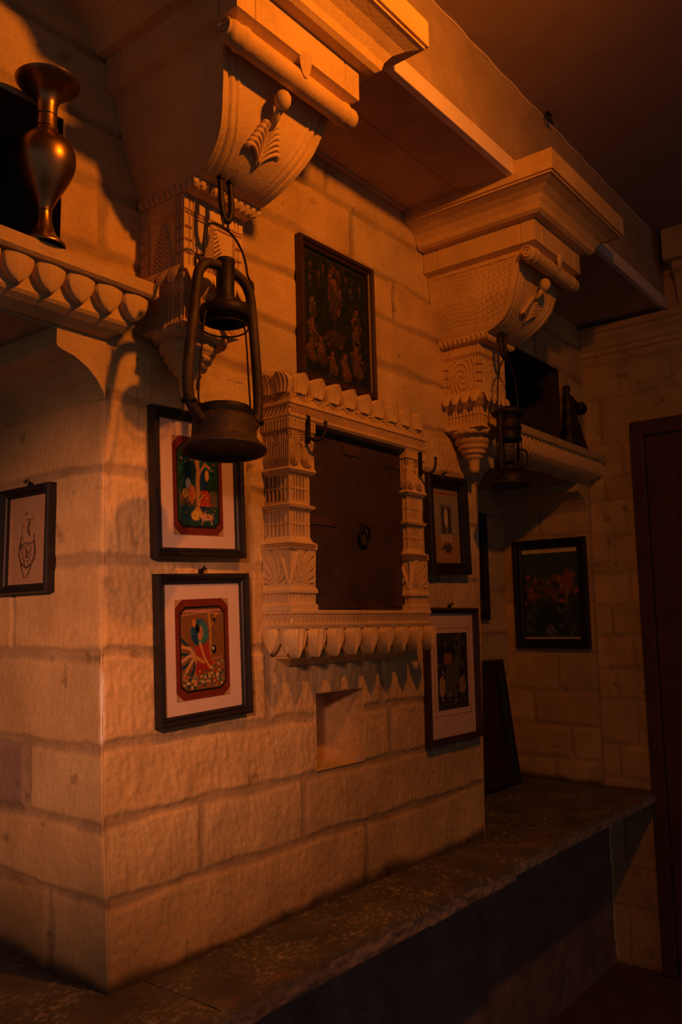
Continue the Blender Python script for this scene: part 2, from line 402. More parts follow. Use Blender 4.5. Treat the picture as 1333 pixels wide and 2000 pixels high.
# ------------------------------------------------------------------ wrapped mouldings (three-sided, mitred)
def wrap(mb, x0, x1, yf, prof, relief=None, yb=0.0, ds=.006, dz=.004, caps=True, sides=(0, 1, 2)):
    """prof: list of (z, offset). surface runs left side -> front -> right side"""
    zv, pv = [], []
    for (za, pa), (zb, pb) in zip(prof[:-1], prof[1:]):
        k = max(1, int(math.ceil(math.hypot(zb - za, pb - pa) / dz)))
        for i in range(k):
            zv.append(za + (zb - za) * i / k); pv.append(pa + (pb - pa) * i / k)
    zv.append(prof[-1][0]); pv.append(prof[-1][1])
    zv = np.array(zv); pv = np.array(pv)
    Ls = [abs(yb - yf), x1 - x0, abs(yb - yf)]
    for sd in sides:
        k = max(2, int(Ls[sd] / ds) + 1); t = np.linspace(0, 1, k)
        T, Zg = np.meshgrid(t, zv, indexing='ij'); Pg = np.broadcast_to(pv, T.shape)
        h = relief(sd, T * Ls[sd], Zg, Ls[sd]) if relief else 0
        h = h * np.minimum(1, np.minimum(T, 1 - T) * Ls[sd] / .003)
        if sd == 0: X_ = x0 - Pg - h; Y_ = yb + T * (yf - Pg - yb)
        elif sd == 1: X_ = x0 - Pg + T * (x1 - x0 + 2 * Pg); Y_ = yf - Pg - h
        else: X_ = x1 + Pg + h; Y_ = yf - Pg + T * (yb - yf + Pg)
        mb.grid(np.stack([X_, Y_, Zg], -1), smooth=False)
    if caps:
        for z, p in ((prof[0][0], prof[0][1]), (prof[-1][0], prof[-1][1])):
            mb.add([(x0 - p, yb, z), (x0 - p, yf - p, z), (x1 + p, yf - p, z), (x1 + p, yb, z)], [(0, 1, 2, 3)])
    return mb
def leafmask(u, v, w, hgt):
    """pointed leaf, base at v=0, tip at v=hgt; returns dome height 0..1"""
    t = np.clip(v / hgt, 0, 1); half = w * np.sqrt(np.clip(t, 0, 1)) ** .8 * np.clip(1 - t, 0, 1) ** .55 * 1.35
    d = np.clip(1 - np.abs(u) / np.maximum(half, 1e-5), 0, 1)
    return np.where((v > 0) & (v < hgt), np.sqrt(d), 0)

# ------------------------------------------------------------------ corbel brackets
def frond(mb, P0, U, V, Nn, H_, W_, n=7):
    """carved plant relief: curling leaves each side of a stem; P0 base, U across, V up, Nn out"""
    P0, U, V, Nn = [np.array(a, float) for a in (P0, U, V, Nn)]
    at = lambda a, b, c: tuple(P0 + U * a + V * b + Nn * c)
    mb.tube([at(0, H_ * t, .003) for t in np.linspace(0, .95, 8)], [.004] * 7 + [.002], 6)
    for i in range(n):
        b = H_ * (-.02 + .74 * i / n); L_ = W_ * (1.0 - .70 * i / n)
        for sg in (-1, 1):
            pts = [(0, b, .002), (sg * L_ * .20, b + H_ * .17, .006), (sg * L_ * .52, b + H_ * .33, .009), (sg * L_ * .85, b + H_ * .41, .009), (sg * L_ * 1.02, b + H_ * .36, .006), (sg * L_ * .95, b + H_ * .29, .003)]
            pp = catmull(pts, 4)
            rr = list(np.interp(np.linspace(0, 1, len(pp)), [0, .3, .7, .9, 1], [.0016, .0036, .0058, .0060, .003]))
            mb.tube([at(*p) for p in pp], rr, 7)
            pp2 = [(p[0] * .78 + sg * .002, p[1] - H_ * .045, p[2] * .8) for p in pp]
            mb.tube([at(*p) for p in pp2], [r * .6 for r in rr], 6)
def bracket(xc, hw, name, label, side_carved):
    root = thing(name, label, 'bracket', (xc, 0, 1.5), 'carved stone corbel brackets')
    x0, x1, yf = xc - hw, xc + hw, -.369
    # cornice: slab on a hollow cove
    b = MB(); wrap(b, x0, x1, yf, [(1.772, .024), (1.779, .034), (1.795, .038), (1.812, .050), (1.824, .070), (1.831, .092), (1.832, .100), (1.838, .100), (1.838, .106), (1.895, .106)],
                   lambda s, a, z, L: .0016 * fbm(a * 30, z * 30, 4) * (z > 1.84), ds=.01)
    b.build('cornice', M_carved, root)
    b = MB(); wrap(b, x0, x1, yf, [(1.688, -.022), (1.700, -.022), (1.706, -.006), (1.708, 0), (1.772, 0)],
                   lambda s, a, z, L: -.0025 * ((np.abs(a - .045) < .002) | (np.abs(a - L + .045) < .002)) * (z > 1.708), ds=.002)
    b.build('fascia', M_carved, root)
    # roll under the fascia with turned ends
    r = MB(); n = 60; xs_ = np.linspace(x0 - .004, x1 + .012, n)
    rad = [.0215 + .0025 * (abs((x - x0) - .035) < .006 or abs((x1 - x) - .03) < .006) for x in xs_]; rad[0] = .012; rad[-1] = .010; rad[1] = .019; rad[-2] = .019
    r.tube([(x, -.343, 1.676) for x in xs_], rad, 20); r.build('roll', M_carved, root)
    for s, xx in ((-1, x0 - .004),):
        v = MB(); pts = []
        for t in np.linspace(0, 4.2 * PI, 60):
            q = .019 * (1 - t / (4.6 * PI)); pts.append((xx - .001, -.343 + q * math.cos(t), 1.676 + q * math.sin(t)))
        v.tube(pts, .0028, 6); v.build('volute', M_carved, root)
    # console body: swelling S profile, wider at the top
    ks = catmull([(-.322, 1.690), (-.306, 1.672), (-.301, 1.650), (-.292, 1.620), (-.279, 1.588), (-.259, 1.556), (-.228, 1.528), (-.196, 1.511), (-.168, 1.503)], 7)
    kz = np.array([k[1] for k in ks]); ky = np.array([k[0] for k in ks])
    hwid = np.interp(kz, [1.503, 1.54, 1.60, 1.69], [.088, .102, .128, hw - .022])
    m = MB(); k = 90; t = np.linspace(0, 1, k)
    for s in (-1, 1):
        T, KY = np.meshgrid(t, ky, indexing='ij'); _, KZ = np.meshgrid(t, kz, indexing='ij'); _, HW = np.meshgrid(t, hwid, indexing='ij')
        Y_ = KY * T; h = 0
        if side_carved:
            q = KZ + .25 * (Y_ + .16) + .012 * np.sin(Y_ * 30)
            feather = np.abs(np.sin(q * 270)) ** .6
            scale = np.abs(np.sin(Y_ * 190 + 3 * np.sin(KZ * 90))) ** .6 * np.abs(np.sin(KZ * 210 + Y_ * 60))
            mixm = sstep(-.14, -.19, Y_)
            h = -.0060 * (1 - (feather * (1 - mixm) + scale * mixm)) * sstep(0, .06, T) * (1 - sstep(.90, .94, T)) * sstep(1.520, 1.530, KZ)
        else:
            h = -.0012 * np.abs(fbm(Y_ * 70, KZ * 4, 9))
        m.grid(np.stack([xc + s * (HW + h), Y_, KZ], -1))
    u = np.linspace(-1, 1, 120); Ug, KZ = np.meshgrid(u, kz, indexing='ij'); _, KY = np.meshgrid(u, ky, indexing='ij'); _, HW = np.meshgrid(u, hwid, indexing='ij')
    d = (1 - np.abs(Ug)) * HW
    h = -.006 * (sstep(.012, .016, d) * (1 - sstep(.019, .022, d))) - .004 * (sstep(.030, .034, d) * (1 - sstep(.037, .040, d)))
    h = h - .003 * sstep(.04, .05, d)
    m.grid(np.stack([xc + Ug * HW, KY - h, KZ + h * .3], -1))
    m.add([(xc - .088, 0, 1.503), (xc - .088, -.168, 1.503), (xc + .088, -.168, 1.503), (xc + .088, 0, 1.503)], [(0, 1, 2, 3)])
    m.build('console', M_carved, root)
    # leaf relief, bud, drop on the fascia
    fr = MB(); frond(fr, (xc + .004, -.243, 1.540), (1, 0, .12), (-.10, -.52, .85), (0, -.85, -.52), .078, .040, 6); fr.build('leaf_relief', M_carved, root)
    bd = MB(); bd.lathe([(0, -.020), (.010, -.017), (.0155, -.007), (.0165, .004), (.012, .013), (.006, .018), (0, .019)], (xc - .012, -.327, 1.632), 20)
    bd.tube([(xc - .012, -.322, 1.622), (xc - .004, -.30, 1.605), (xc + .002, -.285, 1.594)], [.009, .007, .003], 8); bd.build('bud', M_carved, root)
    dr = MB(); P = []
    a = np.linspace(0, 1, 18); aa = np.linspace(-1, 1, 14)
    T, S = np.meshgrid(a, aa, indexing='ij'); w = .021 * np.sqrt(np.clip(T, 0, 1)) * (1.15 - .25 * T)
    dr.grid(np.stack([xc + .01 + S * w, -.366 - .012 * (1 - S ** 2) * T, 1.672 + .045 * T], -1)); dr.build('leaf_drop', M_carved, root)
    # scalloped band below the console
    b = MB()
    def teeth(s, a, z, L):
        ph = np.abs(((a / .0155) % 1) - .5) * 2
        return np.where(z < 1.500, -.007 * sstep(.45, .95, ph), 0)
    wrap(b, xc - .083, xc + .083, -.160, [(1.484, -.006), (1.487, .004), (1.493, .009), (1.499, .010), (1.504, .009), (1.508, .004), (1.510, -.004)], teeth, ds=.0025, dz=.002)
    b.build('scalloped_band', M_carved, root)
    localize(root); return root
bracket(.1285, .1755, 'corbel_bracket', 'large plain-sided carved stone bracket above the big hanging lantern', False)
bracket(1.2845, .1595, 'corbel_bracket', 'carved stone bracket with feather-carved side above the small hanging lantern', True)
bpy.context.view_layer.update()

# small bracket high on the right wall
rb = thing('corbel_bracket', 'small stone bracket end high up in the right-hand ceiling corner', 'bracket', (2.36, -.5, 1.85))
b = MB(); b.prism([(2.36, 1.845), (2.345, 1.845), (2.335, 1.88), (2.31, 1.92), (2.30, 1.97), (2.27, 1.99), (2.27, 2.02), (2.36, 2.02)], 'y', -.62, -.41); b.build('console', M_carved, rb, bevel=.003)
b = MB(); b.box(2.24, 2.358, -.65, -.385, 2.022, 2.148); b.build('cap_block', M_carved, rb, bevel=.006)
localize(rb)

# ------------------------------------------------------------------ pilasters with pendants
def pilaster(xc, label, frondy):
    root = thing('carved_pilaster', label, 'pilaster', (xc, 0, 1.1), 'carved pilasters under the brackets')
    hw, yf = .080, -.132
    def rel(s, a, z, L):
        c = a - L / 2; ac = np.abs(c)
        h = 0 * a
        eg = L / 2 - ac
        h = h - .0035 * ((eg > .012) & (eg < .0155)) - .0035 * ((eg > .022) & (eg < .0255))      # vertical reeds
        h = h - .004 * ((np.abs(z - 1.452) < .0018) | (np.abs(z - 1.445) < .0018))
        inner = (eg > .027) & (z < 1.44) & (z > 1.335)
        v = z - 1.33
        if s == 1 and not frondy or s != 1 and not frondy:
            q = np.sqrt((c / .028) ** 2 + ((z - 1.385) / .045) ** 2)
            h = h - .004 * inner * (np.abs(np.sin(q * 7 + 2 * np.arctan2(c, z - 1.385))) < .45)
        else:
            q = v - ac * .9
            lm = ac < .032 * np.clip(1.2 - v / .10, .12, 1) ** .7
            h = h - .004 * ((eg > .027) & (z < 1.442) & (z > 1.33) & ~lm) - .0045 * (lm & (z < 1.44) & (z > 1.33) & (np.abs(np.sin(q * 330)) < .42))
        corner = eg < .020
        h = h - .006 * (corner & (z < 1.43) & (z > 1.345) & (np.abs(((z / .026) % 1) - .5) < .09))
        # ribbed lower section with little arches
        low = (z < 1.293) & (z > 1.232)
        h = h - .0045 * (low & (np.abs(((a / .0135) % 1) - .5) < .16))
        h = h - .004 * (np.abs(z - 1.268) < .0016)
        return h
    b = MB()
    wrap(b, xc - hw, xc + hw, yf, [(1.222, -.018), (1.228, -.004), (1.236, -.008), (1.246, -.014), (1.292, -.014), (1.300, -.006), (1.312, .004), (1.318, .006), (1.324, 0), (1.484, 0)], rel, ds=.0016, dz=.0022)
    b.build('shaft', M_carved, root)
    # leafy ledge round the middle
    lv = MB()
    for s in (0, 1, 2):
        L = .164 if s == 1 else .132
        for i in range(5 if s == 1 else 4):
            c = L * (i + .5) / (5 if s == 1 else 4)
            hh = np.linspace(0, 1, 9); ww = np.linspace(-1, 1, 9); T, S = np.meshgrid(hh, ww, indexing='ij')
            wdt = .017 * np.sqrt(1 - (T * .93) ** 2); z = 1.336 - .036 * T; o = .004 + .014 * np.sin(T * 1.5) * (1 - .35 * S ** 2) + .004
            along = c + S * wdt
            if s == 1: P = np.stack([xc - .082 + along, yf - o, z], -1)
            elif s == 0: P = np.stack([xc - hw - o, 0 - along, z], -1)
            else: P = np.stack([xc + hw + o, 0 - along, z], -1)
            lv.grid(P)
    lv.build('leaf_ledge', M_carved, root)
    # collar of petals and turned pendant
    p = MB()
    n = 64; an = np.linspace(0, 2 * PI, n, endpoint=False); prof = [(.060, 1.236), (.072, 1.234), (.076, 1.226), (.074, 1.217), (.062, 1.212), (.055, 1.210)]
    P = np.zeros((n, len(prof), 3))
    for j, (r, z) in enumerate(prof):
        rr = r * (1 + .06 * np.abs(np.sin(an * 9)) * (1 if 0 < j < 4 else 0)); P[:, j, 0] = xc + rr * np.cos(an); P[:, j, 1] = -.062 + rr * np.sin(an) * .9; P[:, j, 2] = z - .006 * np.abs(np.cos(an * 9)) * (1 if j in (2, 3) else 0)
    p.grid(P, wrapu=True); p.build('petal_collar', M_carved, root)
    p = MB()
    p.lathe([(.050, 1.222), (.056, 1.209), (.058, 1.200), (.055, 1.190), (.046, 1.187), (.049, 1.182), (.048, 1.176), (.041, 1.172), (.037, 1.169), (.040, 1.165), (.038, 1.160), (.030, 1.157), (.027, 1.154), (.030, 1.151), (.028, 1.147), (.020, 1.143), (.017, 1.135), (.016, 1.115), (.013, 1.102), (0, 1.098)], (xc, -.055, 0), 40)
    p.build('pendant', M_carved, root)
    localize(root); return root
pilaster(.125, 'carved stone pilaster with leaf relief, behind the big hanging lantern', True)
pilaster(1.295, 'reeded stone pilaster with ringed pendant, beside the small hanging lantern', False)

# ------------------------------------------------------------------ shelves with carved drops
def drop_petal(w, h, dep, rib=0, point=.45):
    """carved petal hanging down; local x across, y out (-), z up from 0 to -h"""
    a = np.linspace(0, 1, 22); s = np.linspace(-1, 1, 21); T, S = np.meshgrid(a, s, indexing='ij')
    if rib > .002: half = w / 2 * (.72 + .28 * np.sin(np.clip(T / .22, 0, 1) * PI / 2)) * np.clip(1 - np.clip((T - .22) / .78, 0, 1) ** 1.7, 0, 1) ** .80
    elif rib: half = w / 2 * np.clip(1 - np.clip((T - .35) / .65, 0, 1) ** 2, 0, 1) ** .62
    else: half = w / 2 * np.where(T < .12, .80 + .2 * np.sin(T / .12 * PI / 2), np.clip(1 - np.clip((T - .12) / .88, 0, 1) ** 2.2, 0, 1) ** .75)
    half = np.maximum(half, w * .015)
    dome = dep * ((.45 + .55 * np.sqrt(np.clip(1 - S ** 2, 0, 1))) if rib else (.75 + .25 * (1 - S ** 2))) * (1 - (.55 if rib == .0018 else .25) * T ** 2)
    if rib: dome = dome + rib * np.sin(S * PI * 3.0 + .6) * (1 - T) ** .3 - rib * (np.abs(((T * 7) % 1) - .5) < .12)
    dome = np.where((np.abs(S) > .999), 0, dome)
    P = np.stack([S * half, -dome, -h * T], -1)
    return MB().grid(P)
def shelf(x0, x1, yf, name, label, n, pw, rib, skipped=0):
    root = thing(name, label, 'shelf', ((x0 + x1) / 2, 0, 1.2))
    b = MB(); wrap(b, x0, x1, yf + .012, [(1.276, .006), (1.281, .011), (1.305, .011), (1.306, .009)], lambda s, a, z, L: .0012 * fbm(a * 25, z * 60, 8), ds=.012)
    b.build('ledge', M_carved, root)
    b = MB(); wrap(b, x0, x1, yf + .012, [(1.196, -.056), (1.203, -.044), (1.206, -.040), (1.207, -.036), (1.216, -.024), (1.222, -.020), (1.226, -.021), (1.276, -.024)], ds=.012)
    b.build('moulding', M_carved, root)
    me = drop_petal(pw, .052, .024, rib).build('carved_drop', M_carved, root)
    step = (x1 - x0) / n
    for i in range(n):
        o = me if i == 0 else me.copy()
        if i: C.objects.link(o); o.parent = root
        o.location = (x0 + step * (i + .5) - (x0 + x1) / 2, yf + .034, 1.277 - 1.2); o['_loc'] = 1
    for ch in root.children:
        if not ch.get('_loc'): ch.data.transform(Matrix.Translation((-(x0 + x1) / 2, 0, -1.2)))
        elif '_loc' in ch: pass
    for ch in root.children:
        if '_loc' in ch: del ch['_loc']
    return root
shelf(-.90, .020, -.078, 'stone_shelf', 'stone shelf with broad carved drops, holding the brass vase', 15, .0612, 0)
shelf(1.400, 2.345, -.082, 'stone_shelf', 'dim stone shelf with narrow ribbed drops in the right-hand corner', 30, .027, .0018)

# quarter-round corbel stones closing the tops of the alcoves
def corbel(xa, sgn, yb):
    pts = [(0, 1.080), (.006, 1.092), (.018, 1.110), (.040, 1.130), (.070, 1.146), (.098, 1.153), (.106, 1.156), (.109, 1.160), (.109, 1.196), (0, 1.196)]
    ol = [(xa + sgn * p, z) for p, z in pts]
    m = MB(); n = len(ol); V = [(p, -.002, z) for p, z in ol] + [(p, yb, z) for p, z in ol]
    m.add(V, [tuple(range(n)), tuple(range(n, 2 * n))] + [(i, (i + 1) % n, n + (i + 1) % n, n + i) for i in range(n)], SAND)
    return m
structure(corbel(-.033, -1, .95), 'trim_1', M_wall)
structure(corbel(1.417, 1, .385), 'trim_2', M_wall)
structure(corbel(2.332, -1, .385), 'trim_3', M_wall)
cl = MB(); cl.box(-1.0, -.03, 0.0, .95, 1.197, 1.215); cl.box(1.41, 2.335, 0.0, .385, 1.197, 1.215)
structure(cl, 'trim_4', M_slab)

# ------------------------------------------------------------------ stone bench
bench = thing('stone_bench', 'long dark stone bench running along the foot of the masonry wall', 'bench', (.7, -.1, -.66))
DK = np.array([.120, .118, .125])
def bench_slab(x0, x1, yb, yf, thick, rough, seed, name='slab'):
    m = MB()
    us = axis_vals(x0, x1, .005); vs_ = axis_vals(yf, yb, .005)
    U, V = np.meshgrid(us, vs_, indexing='ij')
    sp = .75 * sstep(.12, .42, fbm(U * 95 + V * 20, V * 190 - U * 30, seed, 3)) * sstep(-.35, .25, fbm(U * 14, V * 14, seed + 1))
    wear = fbm(U * 7, V * 7, seed + 2)[..., None]
    c = DK * (1 + .35 * wear) * (1 - sp[..., None]) + np.array([.42, .39, .38]) * sp[..., None]
    stain = (sstep(.25, .5, fbm(U * 5, V * 8, seed + 8)) * sstep(.06, 0, V - yf - .05))[..., None]
    c = c * (1 - .5 * stain) + np.array([.30, .17, .06]) * .5 * stain
    ed = V - yf
    h = .0012 * fbm(U * 40, V * 40, seed + 3) + .0008 * sp - (.006 + .006 * rough) * (1 - sstep(0, .014, ed)) ** 2 - .002 * (1 - sstep(0, .006, np.minimum(U - x0, x1 - U)))
    wobx = rough * .010 * fbm(U * 12, U * 0 + seed, seed + 4) * (1 - sstep(0, .03, ed))
    m.grid(np.stack([U, V + wobx, h], -1), c)
    zz = np.linspace(0, -thick, 12); U2, Z2 = np.meshgrid(us, zz, indexing='ij')
    w0 = rough * .010 * fbm(U2 * 12, U2 * 0 + seed, seed + 4)
    h0 = .0012 * fbm(U2 * 40, U2 * 0 + yf * 40, seed + 3) - (.006 + .006 * rough)
    rough_h = rough * (.007 * fbm(U2 * 45, Z2 * 30, seed + 5, 3)) + .002 * fbm(U2 * 60, Z2 * 60, seed + 6)
    tt = -Z2 / thick
    c2 = np.array([.36, .29, .25]) * (1 + .30 * fbm(U2 * 50, Z2 * 40, seed + 7)[..., None])
    m.grid(np.stack([U2, yf + w0 - rough_h * np.sin(PI * tt), h0 * (1 - tt) + Z2], -1), c2)
    m.add([(x0, yf, -thick), (x1, yf, -thick), (x1, yb, -thick), (x0, yb, -thick), (x0, yf, -.008), (x0, yb, 0), (x1, yf, -.008), (x1, yb, 0)], [(0, 1, 2, 3), (0, 4, 5, 3), (1, 2, 7, 6)], DK)
    return m.build(name, M_bench, bench)
bench_slab(-1.2, .0785, .95, -.218, .045, 1.0, 71)
bench_slab(.080, 1.1445, .02, -.214, .040, 1.0, 81)
bench_slab(1.146, 2.346, .3845, -.208, .034, .25, 91)
m = MB(); m.box(2.3275, 2.356, -.205, -.002, -.034, -.0015, DK); m.build('slab_end', M_bench, bench)
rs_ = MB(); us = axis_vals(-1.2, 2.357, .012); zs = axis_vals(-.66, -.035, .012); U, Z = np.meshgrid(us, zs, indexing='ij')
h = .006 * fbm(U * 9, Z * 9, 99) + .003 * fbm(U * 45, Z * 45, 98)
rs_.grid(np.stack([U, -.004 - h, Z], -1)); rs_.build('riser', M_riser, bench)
localize(bench)

# ------------------------------------------------------------------ shuttered wall window with carved surround
WX0, WX1, WYF = .402, .965, -.085
win = thing('carved_window', 'small dark-shuttered wall window in a richly carved sandstone surround', 'window', (.68, 0, .56))
def jamb(x0, x1):
    b = MB()
    def rel(s, a, z, L):
        c = a - L / 2; h = 0 * a
        n = max(1, round(L / .042)); cw = L / n; cc = ((a / cw) % 1 - .5) * cw                         # motif cells
        # capital: hanging loops of concentric ribs with curled tops
        top = (z > 1.000) & (z < 1.085)
        v = z - 1.000; ds_ = np.hypot(cc, np.minimum(0, v - .026))
        loop = ds_ < .0195
        ribs = np.abs(((ds_ / .0062) % 1) - .5) < .20
        curl = np.abs(((np.hypot(np.abs(cc) - .021, v - .062) / .0062) % 1) - .5) < .20
        upper = (v > .050) & (np.abs(cc) > .008)
        h = np.where(top, np.where(upper, -.0055 * curl, np.where(loop, -.0055 * ribs, -.008)), h)
        band = (z > 1.088) & (z < 1.108); h = np.where(band & (np.abs(((a / .0085) % 1) - .5) < .20), h - .006, h)
        # two storeys of little balusters with dark slots
        for z0, z1 in ((.925, .980), (.845, .900)):
            bal = (z > z0) & (z < z1)
            slot = np.abs(((a / .0135) % 1) - .5) < .27
            mid = np.abs(z - (z0 + z1) / 2) < .0028
            h = np.where(bal & slot & ~mid, h - .018, h)
        # panel with a plain wedge on the corner and fanned leaves beside it
        lot = (z > .735) & (z < .812); v = z - .735
        e = (L - a) if s == 0 else a
        wedge = e < .004 + v * .38
        rim = np.abs(e - (.004 + v * .38)) < .0035
        th = np.arctan2(v + .004, e - .050); fan = np.abs(np.sin(th * 7.5 + np.hypot(v, e - .05) * 60)) < .45
        h = np.where(lot, np.where(rim, .001, np.where(wedge, -.004, -.0065 * fan)), h)
        h = h - .006 * ((np.abs(z - .818) < .002) | (np.abs(z - .8245) < .0017))
        dent = (z > .694) & (z < .712); h = np.where(dent & (np.abs(((a / .0095) % 1) - .5) < .24), h - .006, h)
        return h
    wrap(b, x0, x1, WYF + .004, [(.677, .004), (.690, .004), (.692, 0), (.714, 0), (.716, .004), (.722, .004), (.730, 0), (.735, 0), (.812, .001), (.815, .004), (.828, .004), (.832, -.003), (.842, -.008), (.903, -.008), (.908, 0), (.914, .002), (.918, -.008), (.983, -.008), (.988, -.001), (.994, .004), (.999, .002), (1.003, 0), (1.085, 0), (1.087, .003), (1.110, .003), (1.112, .003)],
         rel, ds=.0016, dz=.0018, caps=True)
    return b.build('jamb', M_carved, win)
jamb(WX0, WX0 + .088); jamb(WX1 - .088, WX1)
def rope(s, a, z, L, z0, z1, pitch=.011, dep=.0045):
    ins = (z > z0) & (z < z1); ph = ((a + (z - z0) * .9 * (1 if s != 0 else -1)) / pitch) % 1
    return np.where(ins, dep * (np.sin(ph * PI) - .6), 0)
b = MB(); wrap(b, WX0, WX1, WYF, [(1.110, -.002), (1.116, .003), (1.120, .003), (1.122, .0), (1.142, 0), (1.144, .004), (1.150, .004), (1.152, .001), (1.170, .001), (1.172, -.004), (1.174, -.010)],
               lambda s, a, z, L: rope(s, a, z, L, 1.1225, 1.1415, .012, .0075) - np.where((z > 1.152) & (z < 1.170), .006 * (np.abs(np.sin(((a / .056) % 1 - .5) ** 2 * 40 + (z - 1.152) * 260)) < .45), 0), ds=.0016, dz=.0018)
b.build('lintel', M_carved, win)
# crest of upright petals
def crest_petal(w, h, dep):
    a = np.linspace(0, 1, 24); s = np.linspace(-1, 1, 25); T, S = np.meshgrid(a, s, indexing='ij')
    half = w / 2 * (.86 + .30 * np.sin(T * PI * .8)) * np.clip(1 - np.clip((T - .62) / .40, 0, 1) ** 2, 0, 1) ** .6
    dome = dep * (.35 + .65 * np.sqrt(np.clip(1 - S ** 2, 0, 1)))
    dome = dome - .0038 * (np.abs(np.sin(S * PI * 2.6)) < .40) * (np.abs(S) < .9)
    dome = np.where(np.abs(S) > .999, 0, dome) + .010 * T ** 2
    P = np.stack([S * half, -dome, h * T], -1)
    Q = P.copy(); Q[..., 1] = .004 + .010 * T ** 2 * 0
    return MB().grid(P).grid(Q)
cp = crest_petal(.050, .047, .016)
first = None
spots = [(WX0 + .035 + i * (WX1 - WX0 - .07) / 8, WYF + .008, 1.170, 0) for i in range(9)] + [(WX0 + .008, -.060, 1.170, -PI / 2), (WX0 + .008, -.022, 1.170, -PI / 2)]
for x, y, z, r in spots:
    if first is None: o = first = cp.build('crest_petal', M_carved, win)
    else: o = first.copy(); C.objects.link(o); o.parent = win
    o.location = (x - .68, y, z - .56); o.rotation_euler = (0, 0, r); o['_loc'] = 1
# sill with rope band, slab underneath
b = MB(); wrap(b, WX0, WX1, WYF, [(.552, -.075), (.562, -.055), (.570, -.036), (.574, -.034), (.578, -.030), (.634, -.024), (.636, 0), (.644, .003), (.648, .003), (.650, 0), (.668, 0), (.670, .003), (.676, .003), (.678, .002)],
               lambda s, a, z, L: rope(s, a, z, L, .6505, .6675, .0145, .0085) - np.where((s == 1) & (z > .650) & (z < .668) & (np.abs(a - L / 2) < .003), .003, 0), ds=.0018, dz=.0018)
b.build('sill', M_carved, win)
dp = drop_petal(.050, .062, .030, .0055); first = None
spots = [(WX0 + .012 + i * (WX1 - WX0 - .024) / 8, WYF + .012, .636, 0) for i in range(9)]
for x, y, z, r in spots:
    if first is None: o = first = dp.build('sill_drop', M_carved, win)
    else: o = first.copy(); C.objects.link(o); o.parent = win
    o.location = (x - .68, y, z - .56); o.rotation_euler = (0, 0, r); o['_loc'] = 1
for y in (-.072, -.022):
    o = drop_petal(.044, .054, .022).build('side_drop', M_carved, win); o.location = (WX0 + .012 - .68, y, .636 - .56); o.rotation_euler = (0, 0, -PI / 2); o['_loc'] = 1
# recess and shutter
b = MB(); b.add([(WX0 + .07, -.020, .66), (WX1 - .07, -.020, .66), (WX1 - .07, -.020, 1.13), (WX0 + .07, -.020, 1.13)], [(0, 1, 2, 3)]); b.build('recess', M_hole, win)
sh = MB(); sx0, sx1, sy = .478, .892, -.058
for i, (a, c_) in enumerate(((sx0, .662), (.6635, .780), (.7815, sx1))):
    sh.add([(a, sy, .680), (c_, sy, .680), (c_, sy, 1.100 - .02 * 0), (a, sy, 1.100), (a, sy + .022, .680), (c_, sy + .022, .680), (c_, sy + .022, 1.1), (a, sy + .022, 1.1)],
           [(0, 1, 2, 3), (4, 7, 6, 5), (0, 4, 5, 1), (3, 2, 6, 7), (0, 3, 7, 4), (1, 5, 6, 2)])
shut = sh.build('shutter', M_darkwood, win, bevel=.0015)
def strap(x0, x1, z0, z1, nm, th=.003):
    m = MB(); m.box(x0, x1, sy - th, sy - .0004, z0, z1)
    for px in (x0 + .008, x1 - .008):
        m.lathe([(0, -.0065), (.002, -.006), (.0032, -.004), (.0034, -.002)], (px, sy, (z0 + z1) / 2), 10, axis='y')
    o = m.build(nm, M_strap, shut, bevel=.0008); return o
strap(.484, .598, .878, .898, 'hinge_strap'); strap(.630, .692, 1.062, 1.084, 'hinge_plate'); strap(.632, .690, .683, .708, 'hinge_plate'); strap(.800, .888, .688, .712, 'hinge_strap'); strap(.805, .876, 1.055, 1.078, 'hinge_strap')
m = MB(); m.tube([(.700 + .020 * math.cos(t), sy - .010 - .004 * math.sin(t), .862 + .024 * math.sin(t)) for t in np.linspace(0, 2 * PI, 28, endpoint=False)], .0035, 8, closed=True)
m.lathe([(0, -.016), (.004, -.015), (.005, -.010), (.009, -.005), (.011, -.0008)], (.700, sy, .886), 14, axis='y'); m.build('ring_handle', M_iron, shut)
for ch in list(win.children):
    if not ch.get('_loc'):
        ch.data.transform(Matrix.Translation((-.68, 0, -.56)))
        for g in ch.children: g.data.transform(Matrix.Translation((-.68, 0, -.56)))
    else: del ch['_loc']

def wall_hook(x, z, label):
    root = thing('wall_hook', label, 'hook', (x, -.085, z), 'iron hooks on the window jambs')
    m = MB(); m.box(-.005, .005, -.006, 0.001, -.032, .034); m.build('back_plate', M_iron, root, bevel=.001)
    pts = catmull([(0, -.006, -.018), (.004, -.020, -.026), (.012, -.034, -.022), (.017, -.040, -.004), (.018, -.040, .014)], 6)
    m = MB(); m.tube(pts, list(np.linspace(.0045, .0035, len(pts))), 8); m.lathe([(0, .020), (.004, .018), (.005, .014), (.003, .010)], (.018, -.040, 0), 10); m.build('hook', M_iron, root)
wall_hook(.462, 1.090, 'black iron hook on the left jamb of the shuttered window')
wall_hook(.936, 1.075, 'black iron hook on the right jamb of the shuttered window')

